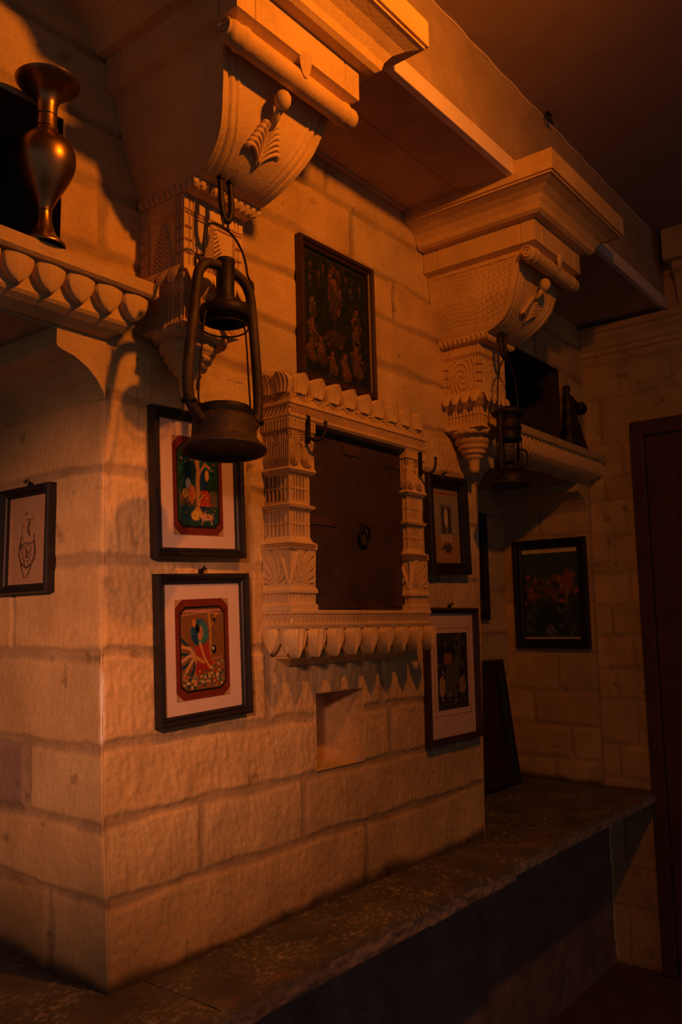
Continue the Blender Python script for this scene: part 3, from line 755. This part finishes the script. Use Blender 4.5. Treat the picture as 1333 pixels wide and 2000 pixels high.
# ------------------------------------------------------------------ pictures
class Canvas:
    def __init__(self, w, h, step=.0016, bg='806040'):
        self.nx = max(2, int(w / step)); self.ny = max(2, int(h / step)); self.asp = h / w
        x = np.linspace(0, 1, self.nx); y = np.linspace(0, 1, self.ny)
        self.X, self.Y = np.meshgrid(x, y, indexing='ij'); self.c = np.ones((self.nx, self.ny, 3)) * np.array(hx(bg))
    def put(self, m, col, a=1.0):
        col = hx(col) if isinstance(col, str) else col
        m = np.clip(m, 0, 1)[..., None] * a; self.c = self.c * (1 - m) + np.array(col) * m; return self
    def ell(self, cx, cy, rx, ry, col, rot=0, a=1.0, hollow=0):
        dx = self.X - cx; dy = (self.Y - cy) * self.asp; c, s = math.cos(rot), math.sin(rot); ry = ry * self.asp
        q = np.sqrt(((dx * c + dy * s) / rx) ** 2 + ((-dx * s + dy * c) / ry) ** 2)
        m = 1 - sstep(.88, 1.08, q)
        if hollow: m = m * sstep(1 - hollow - .1, 1 - hollow, q)
        return self.put(m, col, a)
    def line(self, pts, w, col, a=1.0):
        m = np.zeros_like(self.X)
        for (ax, ay), (bx, by) in zip(pts[:-1], pts[1:]):
            px = self.X - ax; py = (self.Y - ay) * self.asp; ex = bx - ax; ey = (by - ay) * self.asp
            t = np.clip((px * ex + py * ey) / max(ex * ex + ey * ey, 1e-9), 0, 1)
            m = np.maximum(m, 1 - sstep(w * .35, w * .75, np.hypot(px - t * ex, py - t * ey)))
        return self.put(m, col, a)
    def poly(self, pts, col, a=1.0):
        ins = np.zeros(self.X.shape, bool); n = len(pts)
        for i in range(n):
            (x1, y1), (x2, y2) = pts[i], pts[(i + 1) % n]
            if y1 == y2: continue
            ins ^= ((self.Y > min(y1, y2)) & (self.Y <= max(y1, y2)) & (self.X < (x2 - x1) * (self.Y - y1) / (y2 - y1) + x1))
        return self.put(ins.astype(float), col, a)
    def rect(self, x0, y0, x1, y1, col, a=1.0): return self.poly([(x0, y0), (x1, y0), (x1, y1), (x0, y1)], col, a)
    def speck(self, n, box, cols, r, seed, asp=1.0):
        rs = np.random.RandomState(seed)
        for i in range(n):
            self.ell(rs.uniform(box[0], box[2]), rs.uniform(box[1], box[3]), r * rs.uniform(.5, 1.3), r * asp * rs.uniform(.5, 1.3) / self.asp, cols[rs.randint(len(cols))], rs.uniform(0, 3), .85)
        return self
    def mottled(self, amt=.2, sc=14, seed=0):
        self.c = self.c * (1 + amt * fbm(self.X * sc, self.Y * sc * self.asp, seed)[..., None]); return self
def frame_mesh(w, h, mold, depth, steps):
    m = MB()
    rings = []
    for d, n in steps:
        rings.append([(-w / 2 + d * mold, h * 0 + -h / 2 + d * mold, n * depth), (w / 2 - d * mold, -h / 2 + d * mold, n * depth), (w / 2 - d * mold, h / 2 - d * mold, n * depth), (-w / 2 + d * mold, h / 2 - d * mold, n * depth)])
    V = [p for r in rings for p in r]; F = []
    for i in range(len(rings) - 1):
        for k in range(4): F.append((i * 4 + k, i * 4 + (k + 1) % 4, (i + 1) * 4 + (k + 1) % 4, (i + 1) * 4 + k))
    m.add(V, F); return m
STEPS = [(0, 0), (0, .75), (.10, .95), (.30, 1), (.55, .86), (.62, .62), (.80, .66), (.92, .55), (1, .5), (1, .15)]
def picture(label, centre, U, N_, w, h, mold, depth, cv, mats=(), inset=None, rot=0, fm=None, nail=True, group='framed pictures on the stone walls', printrect=None, tilt=0):
    U = Vector(U).normalized(); N_ = Vector(N_).normalized(); V = N_.cross(U)
    if rot: R = Matrix.Rotation(rot, 3, N_); U = R @ U; V = R @ V
    if tilt: R = Matrix.Rotation(tilt, 3, U); V = R @ V; N_ = R @ N_
    M = Matrix(((U.x, V.x, N_.x, centre[0]), (U.y, V.y, N_.y, centre[1]), (U.z, V.z, N_.z, centre[2]), (0, 0, 0, 1)))
    root = thing('framed_picture', label, 'picture', M=M, group=group)
    frame_mesh(w, h, mold, depth, STEPS).build('frame', fm or M_frame, root)
    iw, ih = w - 2 * mold, h - 2 * mold
    z = depth * .18
    b = MB(); b.box(-w / 2 + mold * .3, w / 2 - mold * .3, -h / 2 + mold * .3, h / 2 - mold * .3, 0.0005, z); b.build('backing', M_frame2, root)
    if mats: b = MB(); b.box(-iw / 2 - .002, iw / 2 + .002, -ih / 2 - .002, ih / 2 + .002, z, z + .0015); b.build('mat', mats[0], root); z += .0015
    x0, y0, x1, y1 = printrect or (-iw / 2, -ih / 2, iw / 2, ih / 2)
    P = np.stack([x0 + cv.X * (x1 - x0), y0 + cv.Y * (y1 - y0), np.full_like(cv.X, z + .0008)], -1)
    pr = MB().grid(P, cv.c); pr.build('print', M_print, root)
    if nail:
        k = MB(); k.box(-.006, .006, h / 2 - .001, h / 2 + .010, .002, .006); k.lathe([(0, 0), (.0035, .001), (.0035, .003), (.0015, .004), (.0012, .008)], (0, h / 2 + .010, .012), 10)
        k.tube([(0, h / 2 + .010, .014), (.003, h / 2 + .016, .013), (0, h / 2 + .008, .005)], .0015, 6)
        k.build('hanger', M_iron, root)
    return root
FX, FN = (1, 0, 0), (0, -1, 0)
OCT = lambda i, c: [(i + c, i), (1 - i - c, i), (1 - i, i + c * .62), (1 - i, 1 - i - c * .62), (1 - i - c, 1 - i), (i + c, 1 - i), (i, 1 - i - c * .62), (i, i + c * .62)]
def miniature(kind):
    cv = Canvas(.17, .225, .0013, 'a98455')
    cv.poly(OCT(.0, .13), '6a2816').poly(OCT(.075, .10), '17120f')
    I = OCT(.095, .095)
    if kind == 'tree':
        cv.poly(I, '1d4a38')
        cv.rect(.12, .30, .88, .46, '7a5a30', .7); cv.rect(.12, .12, .88, .30, '2c4d50', .8)
        cv.speck(60, (.15, .42, .85, .90), ['0f3527', '2d6a4a', '28584a', '123b30'], .05, 3)
        cv.speck(26, (.15, .55, .85, .90), ['e8a070', 'f0c890', 'd06848'], .013, 4)
        cv.line([(.50, .30), (.49, .50), (.50, .66), (.47, .80)], .07, 'c08a50').line([(.50, .62), (.36, .76), (.26, .74)], .035, 'c08a50').line([(.50, .60), (.64, .74), (.74, .70)], .035, 'c08a50')
        cv.ell(.34, .66, .13, .11, '0d3340').ell(.62, .56, .09, .12, '1c3a63').ell(.68, .62, .04, .06, 'd9a038').ell(.30, .52, .05, .06, 'b8b0a0').ell(.36, .42, .08, .09, 'c8702c').ell(.24, .42, .06, .05, 'd8a030')
        cv.poly([(.56, .46), (.70, .46), (.76, .30), (.52, .30)], 'b8401e').ell(.52, .24, .12, .06, 'c89038').poly([(.5, .3), (.66, .3), (.6, .22)], '2b3d66')
        cv.ell(.44, .20, .10, .05, 'e0b040').ell(.66, .19, .13, .035, 'd8a070').line([(.58, .19), (.56, .12)], .02, 'd8a070').line([(.74, .19), (.76, .12)], .02, 'd8a070')
        cv.speck(60, (.13, .11, .87, .45), ['d8a848', 'b05a28', '3a6a48', 'e0c080', '203848'], .016, 6)
    else:
        cv.poly(I, '8a5c30')
        cv.line([(.13, .88), (.87, .88)], .02, 'd89080').line([(.14, .84), (.5, .865), (.86, .84)], .01, 'd8a080')
        for k, (ex, ey) in enumerate([(.11, .60), (.11, .53), (.11, .46), (.11, .39), (.12, .32), (.15, .25), (.24, .18), (.34, .14)]):
            cv.line([(.36, .42), ((ex + .36) / 2 + .02, (ey + .42) / 2 + .035 * (k % 2)), (ex, ey)], .036, ['15404a', 'd8a060'][k % 2])
        cv.ell(.44, .66, .17, .14, '235a78').ell(.49, .66, .11, .115, '3f7a70').ell(.45, .655, .055, .075, 'c08048').ell(.40, .70, .045, .05, '1a1210').ell(.36, .62, .05, .07, '20486a').ell(.34, .76, .035, .045, 'd0803c')
        cv.poly([(.34, .53), (.60, .55), (.66, .33), (.38, .33)], 'a83a20').poly([(.36, .36), (.64, .36), (.72, .24), (.34, .24)], '9a3018').line([(.44, .56), (.52, .40), (.62, .30)], .03, 'd8a058').line([(.36, .42), (.50, .36)], .04, 'c89048')
        cv.line([(.62, .86), (.64, .66), (.64, .44)], .03, 'c89038').line([(.76, .84), (.66, .72)], .02, 'd0a040').ell(.70, .48, .05, .045, '15131c').ell(.69, .49, .02, .02, 'd8d0c0').ell(.72, .78, .03, .025, '1d3a38')
        cv.line([(.66, .38), (.84, .40)], .015, 'c87a48').line([(.66, .34), (.86, .34)], .015, 'c87a48')
        cv.speck(120, (.14, .11, .88, .27), ['d8a848', 'b8482c', '2f6a50', 'e0c880', '1c4048', '3f7a58'], .016, 8, 1.6)
        cv.speck(30, (.64, .22, .88, .36), ['2f6a50', 'c05030', 'd8c080'], .02, 9)
    # keep the painted edge crisp
    oct_out = ~_inside(cv, I)
    d = Canvas(.17, .225, .0013, 'a98455'); d.poly(OCT(.0, .13), '6a2816').poly(OCT(.075, .10), '17120f')
    cv.c = np.where(oct_out[..., None], d.c, cv.c * .72); cv.mottled(.30, 34, 2)
    return cv
def _inside(cv, pts):
    t = Canvas(.17, .225, .0013, '000000'); t.poly(pts, 'ffffff'); return t.c[..., 0] > .5
picture('black-framed painting of a leafy tree scene, partly behind the big lantern', (.196, -.003, .938), FX, FN, .250, .306, .021, .022, miniature('tree'), (M_mat,), rot=.042, printrect=(-.068, -.105, .070, .100), nail=False)
picture('black-framed painting of a blue-haired figure by peacock feathers, below the tree painting', (.2145, -.003, .604), FX, FN, .252, .300, .020, .022, miniature('figure'), (M_mat,), rot=.042, printrect=(-.075, -.104, .072, .098))
cv = Canvas(.29, .35, .0016, '12120f')
cv.mottled(.8, 6, 3).speck(120, (.03, .03, .97, .97), ['20190f', '0c1012', '1a2018', '16140f'], .05, 5)
def crowd_figure(cv, cx, cy, s_, seed, body=('5c3c1e', '4a2c16', '3c2c1a', '6a4626')):
    rs = np.random.RandomState(seed)
    cv.ell(cx, cy, .055 * s_, .075 * s_, body[rs.randint(4)], rs.uniform(-.4, .4), .9).ell(cx + .02 * s_, cy - .06 * s_, .075 * s_, .045 * s_, body[rs.randint(4)], rs.uniform(-.5, .5), .85)
    cv.ell(cx, cy + .085 * s_, .028 * s_, .030 * s_, '74492a').ell(cx, cy + .112 * s_, .026 * s_, .016 * s_, '1c120b')
    for q in range(4):
        a = rs.uniform(0, 6.28); cv.line([(cx, cy + .02 * s_), (cx + .05 * s_ * math.cos(a), cy + .02 * s_ + .03 * s_ * math.sin(a)), (cx + .085 * s_ * math.cos(a + .5), cy + .07 * s_ * math.sin(a + .5))], .018 * s_, '70482a', .85)
    cv.speck(14, (cx - .07 * s_, cy - .08 * s_, cx + .07 * s_, cy + .07 * s_), ['7c5a30', '3a2010', '222018', '6e3a20'], .010, seed + 5)
cv.poly([(.47, .98), (.56, .86), (.58, .70), (.50, .52), (.46, .46), (.42, .54), (.36, .70), (.38, .88)], '40220f', .9)
cv.speck(60, (.38, .55, .57, .95), ['5c3216', '6a4020', '3a1e0e', '74482a'], .016, 21, 1.8)
crowd_figure(cv, .47, .72, 1.25, 31)
for x, y in ((.11, .88), (.23, .83), (.30, .90), (.73, .80), (.88, .85), (.10, .77), (.66, .88)): cv.ell(x, y, .022, .026, '59401f', 0, .9).ell(x, y - .045, .014, .03, '3c2a16', 0, .8)
for k, (x, y, q) in enumerate(((.82, .56, 1), (.80, .42, 1), (.13, .54, .8), (.12, .36, 1), (.25, .22, 1.1), (.10, .20, .9), (.80, .22, 1.3), (.62, .14, 1.1), (.42, .14, .9))): crowd_figure(cv, x, y, q, 40 + k)
cv.ell(.46, .34, .17, .075, '33220f', 0, .85).speck(40, (.30, .28, .62, .40), ['55371b', '2a1c10', '453018'], .018, 60).line([(.36, .02), (.42, .16)], .012, '6a5030')
cv.speck(420, (.04, .03, .96, .97), ['3c2814', '4a3018', '20302c', '1a2624', '2c2414', '5c3c1c'], .011, 77)
cv.mottled(.35, 40, 6); cv.c = cv.c * .85 + np.array([.004, .010, .012])
for r_ in ((.03, .02, .036, .98), (.964, .02, .97, .98), (.03, .975, .97, .98), (.03, .02, .97, .026)): cv.rect(*r_, '4e3c20', .8)
picture('old dark devotional print in a narrow brown frame, above the shuttered window', (.678, -.003, 1.430), FX, FN, .312, .372, .022, .020, cv, rot=.015, fm=M_frame2, nail=False)
cv = Canvas(.15, .23, .0016, '8c8478')
cv.mottled(.12, 10, 1).rect(0, .90, 1, 1, '9a7860').rect(0, .92, 1, .935, '703828').rect(0, 0, 1, .36, 'a07a58').rect(.30, .36, .72, .78, '6a6660').rect(.36, .40, .46, .74, '403c3a').rect(.58, .40, .68, .74, '403c3a')
cv.ell(.51, .60, .075, .13, 'b8a890').rect(.30, .28, .74, .38, 'b09878').ell(.52, .20, .18, .07, '4a4440').speck(50, (.1, .05, .9, .4), ['b89a78', '5a4a40', '8a5a40'], .02, 4).mottled(.2, 30, 5)
picture('grey temple print in a wide black frame, right of the shuttered window, upper one', (1.192, -.003, .934), FX, FN, .224, .298, .036, .026, cv, rot=.035)
cv = Canvas(.19, .24, .0016, '1c1a14')
cv.mottled(.5, 8, 2).speck(60, (.02, .55, .98, .98), ['20281c', '12180f', '3a3a24'], .06, 3).ell(.34, .66, .13, .10, '6a4028').ell(.36, .78, .08, .06, '14100e').poly([(.28, .60), (.52, .60), (.62, .16), (.24, .16)], '3c3a38').ell(.62, .52, .08, .22, '3a4030').rect(0, 0, 1, .12, '2a241a')
cv.ell(.14, .30, .10, .14, '7a6440').ell(.80, .30, .12, .12, '6a5838').speck(60, (.02, .03, .98, .5), ['8a7450', '2a2a20', '4a4a30', '14140f'], .022, 7).mottled(.3, 40, 8)
cv.c = np.clip(cv.c * 1.7 + .006, 0, .8)
rp = picture('cream-matted print of figures among trees in a thin brown frame, below the temple print', (1.200, -.003, .494), FX, FN, .292, .388, .017, .022, cv, (M_mat,), rot=.0, printrect=(-.082, -.100, .090, .120), fm=M_frame2)
m = MB()
for (a, b_) in (((-.098, .134), (.105, .134)), ((-.098, -.117), (.105, -.117)), ((-.098, .134), (-.098, -.117)), ((.105, .134), (.105, -.117))):
    x0, x1 = min(a[0], b_[0]) - .0008, max(a[0], b_[0]) + .0008; y0, y1 = min(a[1], b_[1]) - .0008, max(a[1], b_[1]) + .0008
    m.box(x0, x1, y0, y1, .0054, .0060)
m.build('red_border', plain('red_ink', (.40, .06, .04), .6), rp)
cv = Canvas(.25, .37, .0022, '1a2218')
cv.mottled(.4, 6, 1).rect(0, .70, 1, .95, '23302c').rect(0, .95, 1, 1, '9a8458').rect(0, 0, 1, .02, '8a7850').ell(.40, .56, .36, .12, '4a2c14', a=.8).speck(70, (.05, .40, .95, .70), ['5a3418', '3a2412', '6a4020', '1c2014', '2c3a24'], .05, 3).ell(.80, .62, .09, .14, '5a3418').line([(.80, .60), (.74, .30)], .03, '5a4826').ell(.42, .22, .30, .16, '131c14').ell(.45, .09, .09, .06, '6a5a48').speck(40, (.05, .05, .95, .4), ['142016', '1e2c1c', '2c3a24'], .05, 9).mottled(.3, 30, 2)
cv.c = np.clip(cv.c * 2.6 + .012, 0, .8)
picture('dark landscape print in a wide black frame on the end wall of the right alcove', (2.327, .176, .757), (0, -1, 0), (-1, 0, 0), .324, .452, .038, .024, cv, nail=False)
cv = Canvas(.11, .17, .0011, 'a88868')
cv.mottled(.06, 8, 2)
for pts, w in (([(.38, .80), (.44, .83), (.50, .80)], .02), ([(.34, .70), (.30, .60), (.36, .50)], .018), ([(.55, .72), (.50, .62), (.56, .56)], .05), ([(.42, .74), (.68, .75)], .016), ([(.26, .46), (.22, .34), (.30, .22), (.48, .17), (.66, .22), (.76, .34), (.72, .46)], .04), ([(.30, .44), (.44, .47), (.60, .45), (.72, .48)], .02), ([(.30, .20), (.42, .05)], .03), ([(.66, .22), (.50, .06)], .03), ([(.34, .40), (.40, .24)], .018), ([(.60, .42), (.58, .24)], .02), ([(.46, .38), (.50, .30)], .05), ([(.28, .54), (.27, .40)], .035), ([(.70, .56), (.72, .42)], .03)):
    cv.line(pts, w, '2a201c', .85)
cv.speck(60, (.26, .20, .74, .46), ['3a2c24', '5a4438', '8a6a50'], .022, 5)
picture('small ink sketch in a narrow black frame on the side of the pier', (-.033, .240, .826), (0, -1, 0), (-1, 0, 0), .178, .218, .019, .022, cv, (M_tanmat,), rot=.0, printrect=(-.056, -.086, .056, .086))
cv = Canvas(.2, .36, .004, '2a2a22').mottled(.4, 8, 3).rect(0, 0, 1, .12, '5a4020')
picture('black-framed picture half hidden behind the pier on the back wall of the right alcove', (1.985, .382, .872), FX, FN, .310, .440, .030, .022, cv, nail=False)
cv = Canvas(.3, .36, .004, '3a2414').mottled(.3, 8, 3)
picture('empty-looking dark wide frame leaning on the bench in the right alcove', (1.975, .335, .246), FX, FN, .430, .490, .052, .030, cv, nail=False, tilt=-.125)

# ------------------------------------------------------------------ hurricane lanterns
def circle(r, z, n=32, c=(0, 0)): return [(c[0] + r * math.cos(t), c[1] + r * math.sin(t), z) for t in np.linspace(0, 2 * PI, n, endpoint=False)]
def big_lantern(loc, rz, tilt):
    root = thing('hurricane_lantern', 'big rusty hurricane lantern with no glass, hanging in front of the left pilaster', 'lantern', loc, 'hanging hurricane lanterns')
    root.rotation_euler = (tilt[0], tilt[1], rz)
    m = MB(); m.lathe([(0, .014), (.062, .014), (.068, .010), (.073, .001), (.0770, .000), (.0785, .003), (.0765, .007), (.066, .018), (.0615, .023), (.0600, .027), (.0590, .050), (.0575, .060), (.053, .064), (.050, .066)], n=48)
    m.build('tank', M_rust, root)
    m = MB(); m.lathe([(.051, .062), (.053, .072), (.053, .080), (.0515, .082), (.049, .080), (.047, .070), (.020, .066), (.013, .067), (.012, .076), (0, .077)], n=40); m.build('burner_plate', M_iron, root)
    for s in (-1, 1):
        pts = catmull([(s * .048, 0, .046), (s * .066, 0, .056), (s * .082, 0, .074), (s * .0895, 0, .100), (s * .0885, 0, .150), (s * .080, 0, .235), (s * .0705, 0, .315), (s * .063, 0, .340), (s * .046, 0, .357), (s * .018, 0, .364)], 7)
        m = MB(); m.tube(pts, .0098, 14); m.build('side_tube', M_rust, root)
        m = MB(); m.box(s * .078 - .016, s * .078 + .016, -.006, .006, .074, .078); m.lathe([(.0135, .074), (.014, .077), (.0135, .080)], (s * .086, 0, 0), 14); m.build('ear', M_iron, root)
        # guard wire
        pts = catmull([(s * .044, -.002, .262), (s * .0535, -.002, .246), (s * .062, -.002, .15), (s * .066, -.002, .09), (s * .058, 0, .064)], 6)
        m = MB(); m.tube(pts, .0019, 6); m.build('guard_wire', M_iron, root)
        # loop for the bail
        m = MB(); m.tube([(s * (.070 + .006 * math.cos(t)), 0, .350 + .014 * math.sin(t)) for t in np.linspace(0, 2 * PI, 18, endpoint=False)], .0030, 7, closed=True)
        m.lathe([(.005, .329), (.0065, .336), (.005, .344)], (s * .067, 0, 0), 10); m.build('bail_loop', M_iron, root)
    m = MB(); m.lathe([(.021, .283), (.0235, .287), (.0220, .296), (.0180, .305), (.0175, .316), (.0172, .374), (.0185, .376), (.0182, .381), (.0160, .379), (.014, .370)], n=32); m.build('chimney', M_iron, root)
    m = MB(); m.lathe([(.012, .2835), (.030, .2825), (.047, .280), (.0495, .273), (.0480, .259), (.0450, .257), (.044, .265), (.041, .272), (.020, .279), (0, .280)], n=44); m.build('hood', M_iron, root)
    m = MB(); m.tube(circle(.044, .243, 36), .0017, 6, closed=True); m.build('guard_ring', M_iron, root)
    m = MB()
    m.tube(catmull([(.016, -.012, .296), (.030, -.014, .300), (.046, -.012, .290), (.060, -.008, .294), (.070, 0, .290)], 6), .0022, 6)
    m.tube([(.030 + .009 * math.cos(t), -.016, .284 + .009 * math.sin(t)) for t in np.linspace(0, 2 * PI, 16, endpoint=False)], .0018, 6, closed=True); m.build('lift_wire', M_iron, root)
    m = MB()
    pts = catmull([(-.071, 0, .357), (-.064, 0, .366), (-.055, .0, .372), (-.055, 0, .405), (-.050, 0, .430), (-.032, 0, .445), (-.004, 0, .447), (.022, 0, .440), (.044, 0, .420), (.056, 0, .394), (.060, 0, .374), (.068, 0, .364), (.073, 0, .354)], 6)
    m.tube(pts, .0024, 8)
    m.tube(catmull([(-.010, 0, .446), (-.006, 0, .456), (-.010, 0, .466), (-.002, 0, .472), (.008, 0, .466), (.006, 0, .456), (.010, 0, .444)], 6), .0024, 7); m.build('bail', M_iron, root)
    return root
LX, LY = .096, -.198
big_lantern((LX - .028, LY - .022, .960), 0.0, (-.05, .055))
def hanging_hook(x, y, z0, z1, label):
    root = thing('hanging_hook', label, 'hook', (x, y, z1), 'iron hooks under the brackets')
    m = MB(); L = z1 - z0
    m.tube(catmull([(-.013, .004, 0.004), (-.013, .002, -.018), (-.012, 0, -L * .72), (-.004, 0, -L), (.006, 0, -L), (.013, 0, -L * .72), (.013, .002, -.018), (.012, .004, .004)], 7), .0062, 10)
    m.build('staple', M_iron, root)
    m = MB(); m.box(-.020, -.006, -.005, .007, -.004, .006); m.box(.006, .020, -.005, .007, -.004, .006); m.build('fixing', M_iron, root)
hanging_hook(LX, LY + .002, 1.4265, 1.509, 'bent iron staple under the left bracket carrying the big lantern')

def small_lantern(loc, rz):
    root = thing('hurricane_lantern', 'small blackened lantern with cylindrical hood, hanging from the right bracket', 'lantern', loc, 'hanging hurricane lanterns')
    root.rotation_euler = (0.0, 0.02, rz)
    m = MB(); m.lathe([(0, .003), (.048, .002), (.056, 0), (.0585, .004), (.056, .010), (.050, .014), (.052, .018), (.050, .026), (.042, .036), (.036, .042), (.030, .045), (0, .046)], n=40); m.build('tank', M_iron, root)
    m = MB(); m.lathe([(.030, .044), (.034, .048), (.034, .058), (.026, .062), (.016, .066), (.010, .076), (0, .078)], n=32); m.build('burner', M_iron, root)
    m = MB(); m.lathe([(.026, .062), (.031, .085), (.032, .105), (.029, .132), (.027, .140)], n=32); m.build('glass_globe', M_glass, root)
    m = MB(); m.lathe([(.030, .136), (.038, .138), (.039, .144), (.036, .147), (.036, .172), (.039, .174), (.039, .179), (.036, .182), (.035, .206), (.038, .208), (.039, .214), (.050, .218), (.051, .224), (.040, .230), (.028, .238), (.018, .242), (0, .243)], n=36); m.build('hood', M_iron, root)
    for s in (-1, 1):
        m = MB(); m.tube(catmull([(s * .034, 0, .030), (s * .046, 0, .040), (s * .049, 0, .060), (s * .049, 0, .15), (s * .046, 0, .205), (s * .040, 0, .220)], 6), .0068, 12); m.build('side_tube', M_iron, root)
        m = MB(); m.box(s * .052 - .012, s * .052 + .012, -.006, .006, .212, .217); m.build('ear', M_iron, root)
    for a in (.9, 2.2, 4.0, 5.4):
        m = MB(); m.tube([(.036 * math.cos(a), .036 * math.sin(a), z) for z in (.050, .095, .140)], .0016, 6); m.build('guard_wire', M_iron, root)
    m = MB(); m.tube(catmull([(.050, 0, .118), (.075, -.008, .122), (.090, -.010, .108), (.086, -.010, .082), (.068, -.006, .068), (.050, 0, .066)], 6), .0030, 7); m.build('carry_handle', M_iron, root)
    m = MB(); m.tube(catmull([(-.056, 0, .214), (-.060, 0, .240), (-.056, 0, .300), (-.044, 0, .350), (-.020, 0, .383), (0, 0, .388), (.022, 0, .380), (.046, 0, .345), (.056, 0, .300), (.060, 0, .240), (.056, 0, .214)], 6), .0022, 7)
    m.tube(catmull([(-.008, 0, .387), (-.009, 0, .398), (0, 0, .404), (.009, 0, .398), (.008, 0, .387)], 5), .0022, 7); m.build('bail', M_iron, root)
    return root
small_lantern((1.262, -.192, 1.040), -.05)
hanging_hook(1.262, -.188, 1.4385, 1.508, 'bent iron staple under the right bracket carrying the small lantern')

# ------------------------------------------------------------------ brass vase on the left shelf
vase = thing('brass_vase', 'tall aged brass vase with flared lip on the left stone shelf', 'vase', (-.207, -.052, 1.3062))
m = MB(); m.lathe(catmull([(.024, .018), (.028, .010), (.0365, .003), (.0385, 0.0005), (.0385, .006), (.031, .014), (.022, .024), (.0150, .044), (.0130, .062), (.0150, .074), (.024, .093), (.038, .118), (.049, .144), (.0520, .163), (.049, .182), (.038, .199), (.026, .209), (.0205, .215), (.0192, .220), (.0178, .236), (.0178, .256), (.0195, .270), (.027, .283), (.040, .294), (.050, .3025), (.0550, .308), (.0560, .3105), (.050, .3085), (.036, .300), (.022, .286), (.017, .262), (.016, .24)], 5), n=56); m.build('body', M_brass, vase)
for z, r in ((.066, .0138), (.222, .0198), (.246, .0186)):
    m = MB(); m.tube(circle(r, z, 40), .0010, 6, closed=True); m.build('ring', M_brass, vase)

# ------------------------------------------------------------------ figurine on the right shelf
fg = thing('dark_figurine', 'dark tapering figurine with a round knob on the right-hand stone shelf', 'figurine', (2.14, -.035, 1.3063))
m = MB(); n = 14
for k in range(1):
    P = []
    for t in np.linspace(0, 1, 26):
        w = .070 * (1 - t) + .014; d = .032 * (1 - t) + .012
        an = np.linspace(0, 2 * PI, 32, endpoint=False)
        r = 1 + .05 * np.sin(an * 6 + t * 20)
        P.append(np.stack([-.045 * t + w * np.cos(an) * r, d * np.sin(an) * r, np.full_like(an, .215 * t)], -1))
    m.grid(np.stack(P, 1), wrapu=True)
m.build('body', M_fig, fg)
m = MB(); m.lathe([(0, .250), (.010, .248), (.015, .238), (.013, .226), (.009, .218), (.014, .210), (.016, .200), (.012, .192)], (-.050, 0, 0), 18); m.build('head', M_fig, fg)
m = MB(); m.tube(catmull([(-.045, 0, .205), (-.010, -.004, .200), (.030, -.006, .186), (.052, -.006, .180)], 6), [.012] * 6 + [.009] * 7 + [.008] * 6, 10); m.build('arm', M_fig, fg)
m = MB(); m.lathe([(0, .027), (.014, .023), (.023, .013), (.026, 0), (.023, -.013), (.014, -.023), (0, -.027)], (.066, -.006, .178), 24); m.build('knob', M_iron, fg)

# ------------------------------------------------------------------ ceiling hook and door
ch = MB(); ch.tube([(.012 * math.cos(t), .004 * math.sin(t), .012 * math.sin(t) - .012) for t in np.linspace(0, 2 * PI, 20, endpoint=False)], .003, 7, closed=True); ch.box(-.012, .012, -.006, .006, -.003, .004)
ch.tube([(.010, 0, -.004), (.022, 0, -.010), (.028, 0, -.022)], .003, 7)
o = ch.build('ceiling_hook', M_iron); o.location = (1.255, -.372, 2.1475); tag(o, 'tiny dark hook where the plaster ceiling meets the beam', 'hook')

door = thing('door_1', 'dark red-brown wooden door with thick frame in the right wall', 'door', (2.36, -.64, -.66)); door['kind'] = 'structure'
m = MB(); m.box(2.325, 2.385, -.240, -.190, -.657, 1.425); m.box(2.325, 2.385, -1.09, -1.04, -.657, 1.425); m.box(2.325, 2.385, -1.04, -.240, 1.365, 1.425); m.build('door_frame', M_door, door, bevel=.004)
leaf = MB(); leaf.box(2.340, 2.378, -1.037, -.243, -.645, 1.362); lf = leaf.build('door_leaf', M_door, door, bevel=.003)
for z0, z1 in ((-.45, .22), (.36, 1.22)):
    for y0, y1 in ((-.94, -.68), (-.60, -.35)):
        m = MB(); m.add([(2.339, y0, z0), (2.339, y1, z0), (2.339, y1, z1), (2.339, y0, z1), (2.331, y0 + .03, z0 + .03), (2.331, y1 - .03, z0 + .03), (2.331, y1 - .03, z1 - .03), (2.331, y0 + .03, z1 - .03)], [(0, 1, 5, 4), (1, 2, 6, 5), (2, 3, 7, 6), (3, 0, 4, 7), (4, 5, 6, 7)]); m.build('door_panel', M_door, lf)
for z in (1.22, -.3):
    m = MB(); m.tube([(2.334, -.2415, z), (2.334, -.2415, z + .10)], .006, 10); m.build('hinge', M_strap, lf)
localize(door)
